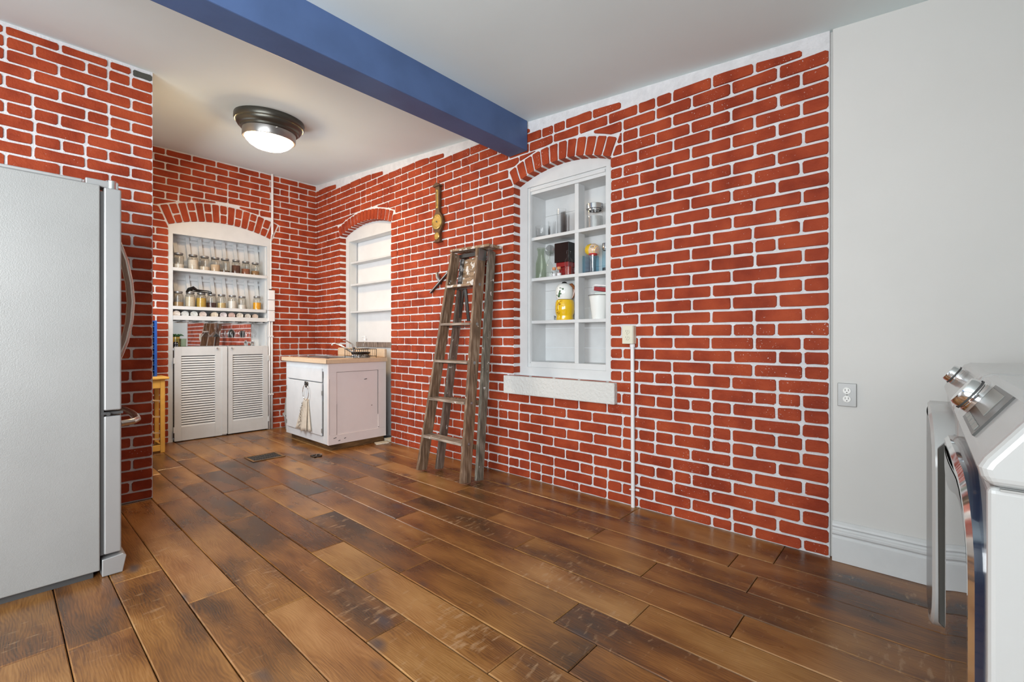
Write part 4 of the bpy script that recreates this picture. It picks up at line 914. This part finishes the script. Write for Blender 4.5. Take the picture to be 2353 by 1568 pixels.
for dy, dz, r_ in ((.030, .058, .010), (.034, .045, .010), (.036, .033, .009), (.040, .022, .010), (.022, .040, .006), (.030, .085, .007), (.020, .082, .006), (.006, .076, .007), (.052, .080, .005), (.058, .055, .005), (.060, .030, .005)):
    dy -= .036; rr_ = .070 if dz < .08 else .066; x = wc[0]-math.sqrt(max(rr_**2-dy**2, 1e-5)); nrm = Vector((x-wc[0], dy, .25*(dz-.05)/.05*.07)).normalized()
    b.lathe([(0, -.003), (r_, -.001), (r_*.6, .001), (0, .0015)], (x, wc[1]+dy, wc[2]+dz), nrm, 9)
b.build('leaf_marks', 'green_glaze', wp)
b = MB(); b.tube([(2.960, 2.050, 1.508), (2.972, 2.036, 1.512), (2.984, 2.026, 1.495), (2.988, 2.022, 1.462), (2.984, 2.028, 1.430), (2.978, 2.038, 1.408)], [.010, .014, .013, .010, .011, .008], 10); b.build('brown_handle', 'brown_glaze', wp)
bk = thing('white_pail', 'white enamel pail at the right of the third niche shelf', 'pail', (2.94, 1.79, 1.239))
b = MB(); b.lathe([(0, 0), (.055, 0), (.075, .165), (.080, .168), (.080, .172), (.073, .172), (.053, .004), (0, .004)], (2.945, 1.772, 1.239), n=32); b.build('body', 'white_glaze', bk)
b = MB(); b.tube([(2.945+.081*math.cos(2*PI*k/32), 1.772+.081*math.sin(2*PI*k/32), 1.411) for k in range(32)], .003, 6, closed=True); b.build('rim', 'dull_metal', bk)
b = MB(); b.box(2.925, 2.975, 1.705, 1.800, 1.412, 1.432); tag(b.build('folded_card', mat('pale_green_card', (.62, .70, .66), .6), bevel=.002), 'pale green packet sticking out of the white pail', 'packet')
b = MB(); b.bar((2.93, 1.800, 1.462), (2.94, 1.700, 1.446), .04, .030, (0, 0, 1)); tag(b.build('red_white_packet', mat('dark_red_print', (.25, .01, .015), .5), bevel=.003), 'dark red packet lying on top of the pail', 'packet')
b = MB(); b.bar((2.94, 1.800, 1.487), (2.945, 1.695, 1.474), .05, .010, (0, 0, 1)); b.tube([(2.915, 1.805, 1.455), (2.915, 1.81, 1.475), (2.915, 1.795, 1.49)], .003, 6); tag(b.build('white_handle_brush', 'plastic_w', bevel=.002), 'white handled brush lying over the pail', 'brush')

# ------------------------------------------------------------------ outlets
def outlet(name, label, y, z, w, h, m, depth, xw=W, conduit=False):
    t = thing(name, label, 'outlet', (xw, y, z-h/2))
    if depth > .02: bx('box', 'cream', (xw-depth, xw-.001, y-w/2-.004, y+w/2, z-h/2, z+h/2), t, .003)
    bx('cover_plate', m, (xw-depth-.005, xw-depth, y-w/2, y+w/2, z-h/2, z+h/2), t, .002)
    for dz in (.020, -.020):
        b = MB(); b.lathe([(0, 0), (.0165, 0), (.0165, .003), (.0155, .004), (0, .004)], (xw-depth-.005, y, z+dz), (-1, 0, 0), 20); r_ = b.build('receptacle', 'socket' if m != 'cream' else 'cream', t)
        b = MB()
        for dy in (-.0065, .0065): b.box(xw-depth-.0096, xw-depth-.0088, y+dy-.001, y+dy+.001, z+dz-.001, z+dz+.009)
        b.lathe([(0, 0), (.0025, 0), (0, .0006)], (xw-depth-.009, y, z+dz-.008), (-1, 0, 0), 8); b.build('slots', 'scratch', r_)
    b = MB(); b.lathe([(0, 0), (.003, 0), (0, .0015)], (xw-depth-.005, y, z), (-1, 0, 0), 8); b.build('screw', 'dull_metal', t)
    return t
outlet('wall_outlet', 'cream double outlet box on the brick wall above the white conduit', 1.437, 1.121, .072, .118, 'cream', .045)
outlet('wall_outlet', 'double outlet on a grey plate on the white plaster wall', .281, .822, .076, .113, 'greyplate', .004, xw=W-.004)
t = thing('conduit_pipe', 'white vertical conduit from the cream outlet down the brick wall', 'pipe', (W-.02, 1.412, 0))
b = MB(); b.tube([(W-.022, 1.410, .001), (W-.022, 1.414, 1.045)], .0125, 12); b.build('tube', 'plastic_w', t)
b = MB(); b.lathe([(.017, 0), (.017, .018), (.013, .022)], (W-.022, 1.414, 1.040), n=14); b.build('connector', 'plastic_w', t)
for z in (.885, .115):
    b = MB(); b.tube([(W-.002, 1.392, z), (W-.036, 1.398, z), (W-.038, 1.413, z), (W-.034, 1.428, z), (W-.004, 1.430, z)], .003, 6); b.box(W-.012, W-.004, 1.372, 1.396, z-.008, z+.006); b.build('pipe_clip', 'plastic_w', t)

# ------------------------------------------------------------------ barometer, squeegee
bm_ = thing('wall_barometer', 'banjo shaped dark wood barometer with brass dials on the brick wall', 'barometer', (W-.02, 3.39, 2.0))
def yz(poly, x0, x1, name, m, parent, bevel=0):
    b = MB(); b.prism(poly, lambda y, z: (x0, y, z), lambda y, z: (x1, y, z)); return b.build(name, m, parent, bevel)
yb_ = 3.385; half = [(.040, 2.000), (.034, 2.010), (.034, 2.085), (.052, 2.110), (.074, 2.150), (.080, 2.185), (.072, 2.222), (.050, 2.252), (.030, 2.275), (.026, 2.30), (.030, 2.50), (.028, 2.515)]
poly = [(yb_+a, z) for a, z in half]+[(yb_-a, z) for a, z in reversed(half)]
yz(poly, W-.038, W-.010, 'body', 'walnut', bm_, .003)
yz([(yb_+.050, 2.512), (yb_-.050, 2.512), (yb_-.050, 2.520), (yb_, 2.548), (yb_+.050, 2.520)], W-.055, W-.010, 'pediment', 'walnut', bm_, .002)
yz([(yb_+.012, 2.310), (yb_-.012, 2.310), (yb_-.012, 2.475), (yb_, 2.487), (yb_+.012, 2.475)], W-.042, W-.037, 'thermometer_plate', 'brass', bm_, .001)
bx('thermometer_tube', 'scratch', (W-.045, W-.042, yb_-.002, yb_+.002, 2.325, 2.465), bm_)
b = MB(); b.lathe([(.070, 0), (.070, .008), (.062, .012), (.060, .006), (0, .006)], (W-.038, yb_, 2.183), (-1, 0, 0), 36); dl = b.build('large_dial', 'brass', bm_)
b = MB()
for k in range(24):
    a = 2*PI*k/24; b.bar((W-.0448, yb_+.048*math.cos(a), 2.183+.048*math.sin(a)), (W-.0448, yb_+.055*math.cos(a), 2.183+.055*math.sin(a)), .001, .0016, (1, 0, 0))
b.bar((W-.046, yb_-.012, 2.178), (W-.046, yb_+.014, 2.190), .001, .003, (0, 0, 1)); b.lathe([(0, 0), (.008, .001), (0, .003)], (W-.046, yb_, 2.183), (-1, 0, 0), 10); b.build('dial_marks', 'iron', dl)
b = MB(); b.lathe([(.034, 0), (.034, .007), (.030, .010), (.029, .005), (0, .005)], (W-.038, yb_, 2.050), (-1, 0, 0), 26); b.build('small_dial', 'brass', bm_)
bx('base_moulding', 'walnut', (W-.050, W-.010, yb_-.045, yb_+.045, 1.992, 2.004), bm_, .002)
b = MB(); b.tube([(W-.012, yb_, 2.56), (W-.006, yb_, 2.575)], .003, 6); b.build('nail', 'iron', bm_)
sq = thing('window_squeegee', 'dark metal squeegee with a short grip hung slanting on the brick wall', 'squeegee', (W-.03, 3.37, 1.54))
b = MB(); b.bar((W-.026, 3.497, 1.530), (W-.026, 3.226, 1.708), .020, .020, (1, 0, 0)); b.build('blade_bar', 'iron', sq, bevel=.002)
b = MB(); b.bar((W-.038, 3.492, 1.5285), (W-.038, 3.222, 1.7065), .006, .008, (1, 0, 0)); b.build('blade_clip', 'dull_metal', sq)
b = MB(); b.tube([(W-.03, 3.350, 1.622), (W-.035, 3.372, 1.655), (W-.035, 3.390, 1.690), (W-.03, 3.392, 1.712)], [.012, .020, .018, .010], 10); b.build('grip', 'dull_metal', sq)
b = MB(); b.box(W-.020, W-.004, 3.355, 3.375, 1.60, 1.64); b.build('hook', 'iron', sq)

# ------------------------------------------------------------------ step ladder leaning folded on the wall
ld = thing('step_ladder', 'old paint-stained wooden step ladder leaning folded against the brick wall', 'ladder', (2.5, 2.84, 0))
FB = lambda z: 2.338+(2.610-2.338)*z/1.82       # x of the front rails
yl = lambda z: 3.092-(3.092-2.975)*z/1.82; yr = lambda z: 2.562+(2.668-2.562)*z/1.82
for y, m in ((yl, 'ladder'), (yr, 'ladder')):
    b = MB(); b.bar((FB(0.012), y(0), 0.012), (FB(1.815), y(1.82), 1.815), .027, .095, (1, 0, 0)); b.build('front_rail', m, ld, bevel=.003)
RB = lambda z: 2.462+(2.700-2.462)*z/1.80
for y0, y1, m in ((3.015, 2.955, 'ladder_grey'), (2.540, 2.636, 'ladder_teal')):
    b = MB(); b.bar((RB(.01), y0, .01), (RB(1.80), y1, 1.805), .028, .072, (1, 0, 0)); b.build('rear_rail', m, ld, bevel=.003)
for i in range(5):
    z = (.307, .611, .919, 1.222, 1.538)[i]; a, c_ = yr(z)+.012, yl(z)-.012; x = FB(z); w_ = .052 if i < 4 else .046
    b = MB(); b.box(x-w_-.008, x+w_-.004, a, c_, z-.020, z); b.build('tread', 'tread' if i < 2 else ('splat' if i == 4 else 'tread'), ld, bevel=.003)
    bx('tread_rod', 'iron', (x+.02, x+.026, a, c_, z-.032, z-.026), ld)
    for yy, sg in ((yr(z)-.0125, -1),):
        b = MB(); b.lathe([(.014, 0), (.013, .003), (.006, .004), (.005, .007), (0, .007)], (x, yy, z-.012), (0, sg, 0), 14); b.build('washer', 'dull_metal', ld)
b = MB(); b.bar((2.640, 2.535, 1.828), (2.640, 3.000, 1.838), .150, .022, (0, 0, 1)); b.build('top_cap', 'splat', ld, bevel=.004)
b = MB(); b.hexa([(2.612, 2.668, 1.550), (2.624, 2.668, 1.550), (2.624, 2.925, 1.550), (2.612, 2.925, 1.550), (2.642, 2.680, 1.775), (2.654, 2.680, 1.775), (2.654, 2.920, 1.758), (2.642, 2.920, 1.758)]); b.build('pail_shelf', 'splat', ld, bevel=.002)
b = MB(); b.bar((2.600, 2.918, 1.552), (2.630, 2.914, 1.765), .040, .010, (1, 0, 0)); b.build('shelf_arm', 'tar', ld)
b = MB(); b.bar((2.60, 2.652, 1.715), (2.62, 2.652, 1.815), .006, .085, (1, 0, 0)); b.bar((2.66, 2.624, 1.715), (2.70, 2.626, 1.815), .006, .07, (1, 0, 0)); b.build('corner_plate', 'dull_metal', ld, bevel=.001)
b = MB(); b.bar((2.63, 2.70, 1.79), (2.63, 2.94, 1.79), .02, .03, (0, 0, 1)); b.build('cap_brace', 'iron', ld)
b = MB(); b.bar((2.63, 2.935, 1.50), (2.60, 2.915, 1.27), .012, .004, (1, 0, 0)); b.bar((2.60, 2.915, 1.27), (2.615, 2.88, 1.50), .012, .004, (1, 0, 0)); b.bar((2.615, 2.86, 1.52), (2.64, 2.845, 1.24), .03, .010, (1, 0, 0)); b.build('spreader', 'iron', ld)
for z in (.28, .62):
    b = MB(); b.bar((RB(z)-.01, 2.565, z-.03), (RB(z)-.01, 3.0, z-.03), .018, .035, (0, 0, 1)); b.build('rear_crossbar', 'ladder', ld)

# ------------------------------------------------------------------ fridge
fr = thing('fridge', 'grey steel french door fridge with curved handles at the left edge', 'fridge', (0, 3.26, 0))
FX = .318; FY0, FY1 = 2.81, 3.72
b = MB(); b.box(-.38, FX, FY0, FY1, .035, 1.800); b.build('cabinet', 'fridge', fr, bevel=.004)
bx('base', 'dgasket', (-.36, FX-.02, FY0+.03, FY1-.03, .0, .035), fr)
bx('door_gasket', 'dgasket', (FX, FX+.014, FY0+.008, FY1-.008, .10, 1.775), fr)
def fdoor(y0, y1, z0, z1, name):
    b = MB(); N = 10; X0 = FX+.014; poly = [(X0, y0)]
    yc_ = (FY0+FY1)/2
    for i in range(N+1):
        y = y0+(y1-y0)*i/N; q = (y-yc_)/(FY1-FY0)*2; x = .393+.030*(1-q*q)
        poly.append((x, y))
    poly.append((X0, y1))
    b.prism(poly, lambda x, y: (x, y, z0), lambda x, y: (x, y, z1)); return b.build(name, 'steel', fr, bevel=.006, seg=3)
ym = (FY0+FY1)/2
d1 = fdoor(FY0+.002, ym-.002, .764, 1.795, 'door'); d2 = fdoor(ym+.002, FY1-.002, .764, 1.795, 'door'); d3 = fdoor(FY0+.002, FY1-.002, .100, .738, 'freezer_drawer')
for y, d in ((ym-.035, d1), (ym+.035, d2)):
    b = MB(); b.tube([(.418, y, 1.640), (.440, y, 1.612), (.470, y, 1.52), (.490, y, 1.40), (.497, y, 1.30), (.490, y, 1.19), (.470, y, 1.08), (.440, y, .99), (.418, y, .96)], [.013, .014, .013, .013, .013, .013, .013, .014, .013], 12); b.build('handle', 'handle', d)
b = MB(); b.tube([(.405, FY0+.10, .685), (.45, FY0+.105, .688), (.478, FY0+.16, .690), (.492, FY0+.30, .690), (.498, ym, .690), (.492, FY1-.30, .690), (.478, FY1-.16, .690), (.45, FY1-.105, .688), (.405, FY1-.10, .685)], .015, 12); b.build('handle', 'handle', d3)
for y in (FY0+.025, FY1-.075):
    b = MB(); b.box(.27, .385, y-.012, y+.062, 1.7955, 1.828); hc = b.build('hinge_cover', 'steel', fr, bevel=.004)
b = MB(); b.lathe([(.022, 0), (.022, .036), (.016, .040), (0, .040)], (.362, FY0+.03, 1.7955), n=18); b.build('hinge_pin', 'chrome', fr)
bx('top_trim', 'steel', (-.36, .26, FY0+.004, FY0+.10, 1.800, 1.815), fr, .004)
b = MB(); b.prism([(.325, .002), (.398, .002), (.412, .075), (.400, .088), (.325, .080)], lambda x, z: (x, FY0-.001, z), lambda x, z: (x, FY1, z)); b.build('kick_plate', 'steel', fr, bevel=.003)
b = MB(); b.lathe([(0, 0), (.008, 0), (.008, .02), (0, .02)], (.345, FY0+.004, .750), (0, -1, 0), 10); b.box(.322, .40, FY0+.004, FY0+.05, .745, .757); b.build('centre_hinge', 'dgasket', fr)
b = MB(); b.hexa([(-.30, FY0+.02, 1.8155), (-.02, FY0+.02, 1.8155), (-.02, FY0+.25, 1.8155), (-.30, FY0+.25, 1.8155), (-.30, FY0+.02, 1.822), (-.02, FY0+.02, 1.822), (-.02, FY0+.25, 1.822), (-.30, FY0+.25, 1.822)]); tag(b.build('paper_stack', 'socket'), 'flat white papers lying on top of the fridge', 'papers')

# ------------------------------------------------------------------ washer and dryer
def rrect(x0, x1, z0, z1, r, n=6):
    p = []
    for cx_, cz_, a0 in ((x1-r, z1-r, 0), (x0+r, z1-r, 90), (x0+r, z0+r, 180), (x1-r, z0+r, 270)):
        for i in range(n+1): a = math.radians(a0+90*i/n); p.append((cx_+r*math.cos(a), cz_+r*math.sin(a)))
    return p
def machine(name, label, cat, x0, x1, near):
    t = thing(name, label, cat, ((x0+x1)/2, -.45, 0)); YF = -.063
    prof = [(-.84, .03), (YF-.01, .03), (YF, .06), (YF, .900), (-.84, .900)]
    cap = [(-.84, .900), (YF, .900), (-.057, .912), (-.054, .925), (-.060, .938), (-.107, 1.006), (-.122, 1.013), (-.84, 1.013)]
    b = MB(); b.prism(prof, lambda y, z: (x0, y, z), lambda y, z: (x1, y, z)); b.build('body', 'enamel', t, bevel=.008, seg=3)
    b = MB(); b.prism(cap, lambda y, z: (x0-.002, y, z), lambda y, z: (x1, y, z)); b.build('control_console', 'enamel', t, bevel=.014, seg=4)
    b = MB(); b.box(x0+.02, x1-.02, -.80, YF-.03, 0, .03); b.build('plinth', 'dgasket', t)
    xc = (x0+x1)/2
    n = Vector((0, .068, .047)).normalized(); 
    def slant(x, u): return Vector((x, -.060-.047*u, .938+.068*u))      # u along the sloping control panel
    kx = x1-.175 if near else x1-.20
    c_ = slant(kx, .5)
    r = .034 if near else .029
    b = MB(); b.lathe([(r*1.05, 0), (r*1.05, .006), (r, .008), (r*.97, .024), (r*.88, .029), (r*.3, .030), (0, .030)], c_, n, 36); b.build('control_knob', 'chrome', t)
    b = MB(); b.lathe([(r*1.06, .010), (r*1.06, .014)], c_, n, 36); b.build('knob_ring', 'dgasket', t)
    if near:
        def plate(x0_, x1_, u0, u1, h0, h1, nm, m):
            b = MB(); p = []
            for h in (h0, h1):
                for x, u in ((x0_, u0), (x1_, u0), (x1_, u1), (x0_, u1)): p.append(slant(x, u)+n*h)
            b.hexa(p); return b.build(nm, m, t)
        plate(x0+.175, x0+.415, .02, 1.0, .0, .0035, 'display_panel', 'display')
        plate(x0+.235, x0+.400, .40, .92, .0035, .0045, 'display_screen', 'display_lit')
        for i in range(4):
            xx = x0+.195+i*.052; plate(xx, xx+.040, .10, .22, .0035, .0050, 'touch_key', 'display_lit')
    YD = YF
    # door
    dx0, dx1, dz0, dz1 = (x0+.03, x1-.09, .20, .895) if near else (x0+.09, x1-.02, .27, .885)
    def ydoor(x): q = (x-dx0)/(dx1-dx0); return YD+(.010+.016*math.sin(PI*min(max(q, 0), 1)*.8) if near else .040+.012*math.sin(PI*q))
    out = rrect(dx0, dx1, dz0, dz1, .14); inn = rrect(dx0+.020, dx1-.020, dz0+.020, dz1-.020, .125); N = len(out)
    b = MB()
    V = [(x, YD-.002, z) for x, z in out]+[(x, ydoor(x), z) for x, z in out]
    b.smooth = True; b.add(V, [(i, (i+1) % N, N+(i+1) % N, N+i) for i in range(N)]); d = b.build('door', 'navy_gloss' if near else 'enamel', t)
    b = MB(); b.smooth = False; V = [(x, ydoor(x), z) for x, z in out]+[(x, ydoor(x)+.006, z) for x, z in rrect(dx0+.008, dx1-.008, dz0+.008, dz1-.008, .133)]+[(x, ydoor(x)+.0055, z) for x, z in inn]
    F = [(i, (i+1) % N, N+(i+1) % N, N+i) for i in range(N)]+[(N+i, N+(i+1) % N, 2*N+(i+1) % N, 2*N+i) for i in range(N)]
    b.smooth = True; b.add(V, F); b.build('door_rim', 'chrome' if near else 'enamel', d)
    # glass as a grid of vertical strips following the gentle bow
    b = MB(); b.smooth = True; K = 16; V = []; x_a, x_b = dx0+.019, dx1-.019
    for i in range(K+1):
        x = x_a+(x_b-x_a)*i/K; r_ = .125; q = min(x-x_a, x_b-x); e = r_-math.sqrt(max(r_*r_-(r_-q)**2, 0)) if q < r_ else 0
        y = ydoor(x)+.0052; V += [(x, y, dz0+.019+e), (x, y, dz1-.019-e)]
    b.add(V, [(2*i, 2*i+2, 2*i+3, 2*i+1) for i in range(K)]); b.build('door_glass', 'black_glass' if near else 'greyglass', d, fix=False)
    if near:
        b = MB(); b.smooth = True; V = []
        for i in range(K+1):
            x = x_a+.015+(x_b-x_a-.03)*i/K; q = min(x-x_a, x_b-x); e = .125-math.sqrt(max(.125**2-(.125-q)**2, 0)) if q < .125 else 0
            y = ydoor(x)+.0060; t1_ = dz1-.024-e; V += [(x, y, t1_-.045*math.sin(PI*i/K)), (x, y, t1_)]
        b.add(V, [(2*i, 2*i+2, 2*i+3, 2*i+1) for i in range(K)]); b.build('handle_recess', 'black', d, fix=False)
    else:
        b = MB(); b.prism([(YD+.001, .30), (YD+.034, .33), (YD+.036, .80), (YD+.001, .84)], lambda y, z: (dx0-.004, y, z), lambda y, z: (dx0+.03, y, z)); b.build('door_side_grip', 'greyglass', d, bevel=.003)
    b = MB(); b.box(x0-.0035, x0+.002, -.82, YF-.012, .8975, .9000); b.build('side_seam', 'dull_metal', t)
    return t
machine('washing_machine', 'white front loading washer nearest the right edge, chrome rimmed dark glass door', 'washer', .887, 1.567, True)
machine('tumble_dryer', 'white dryer standing beyond the washer by the plaster wall', 'dryer', 1.61, 2.30, False)
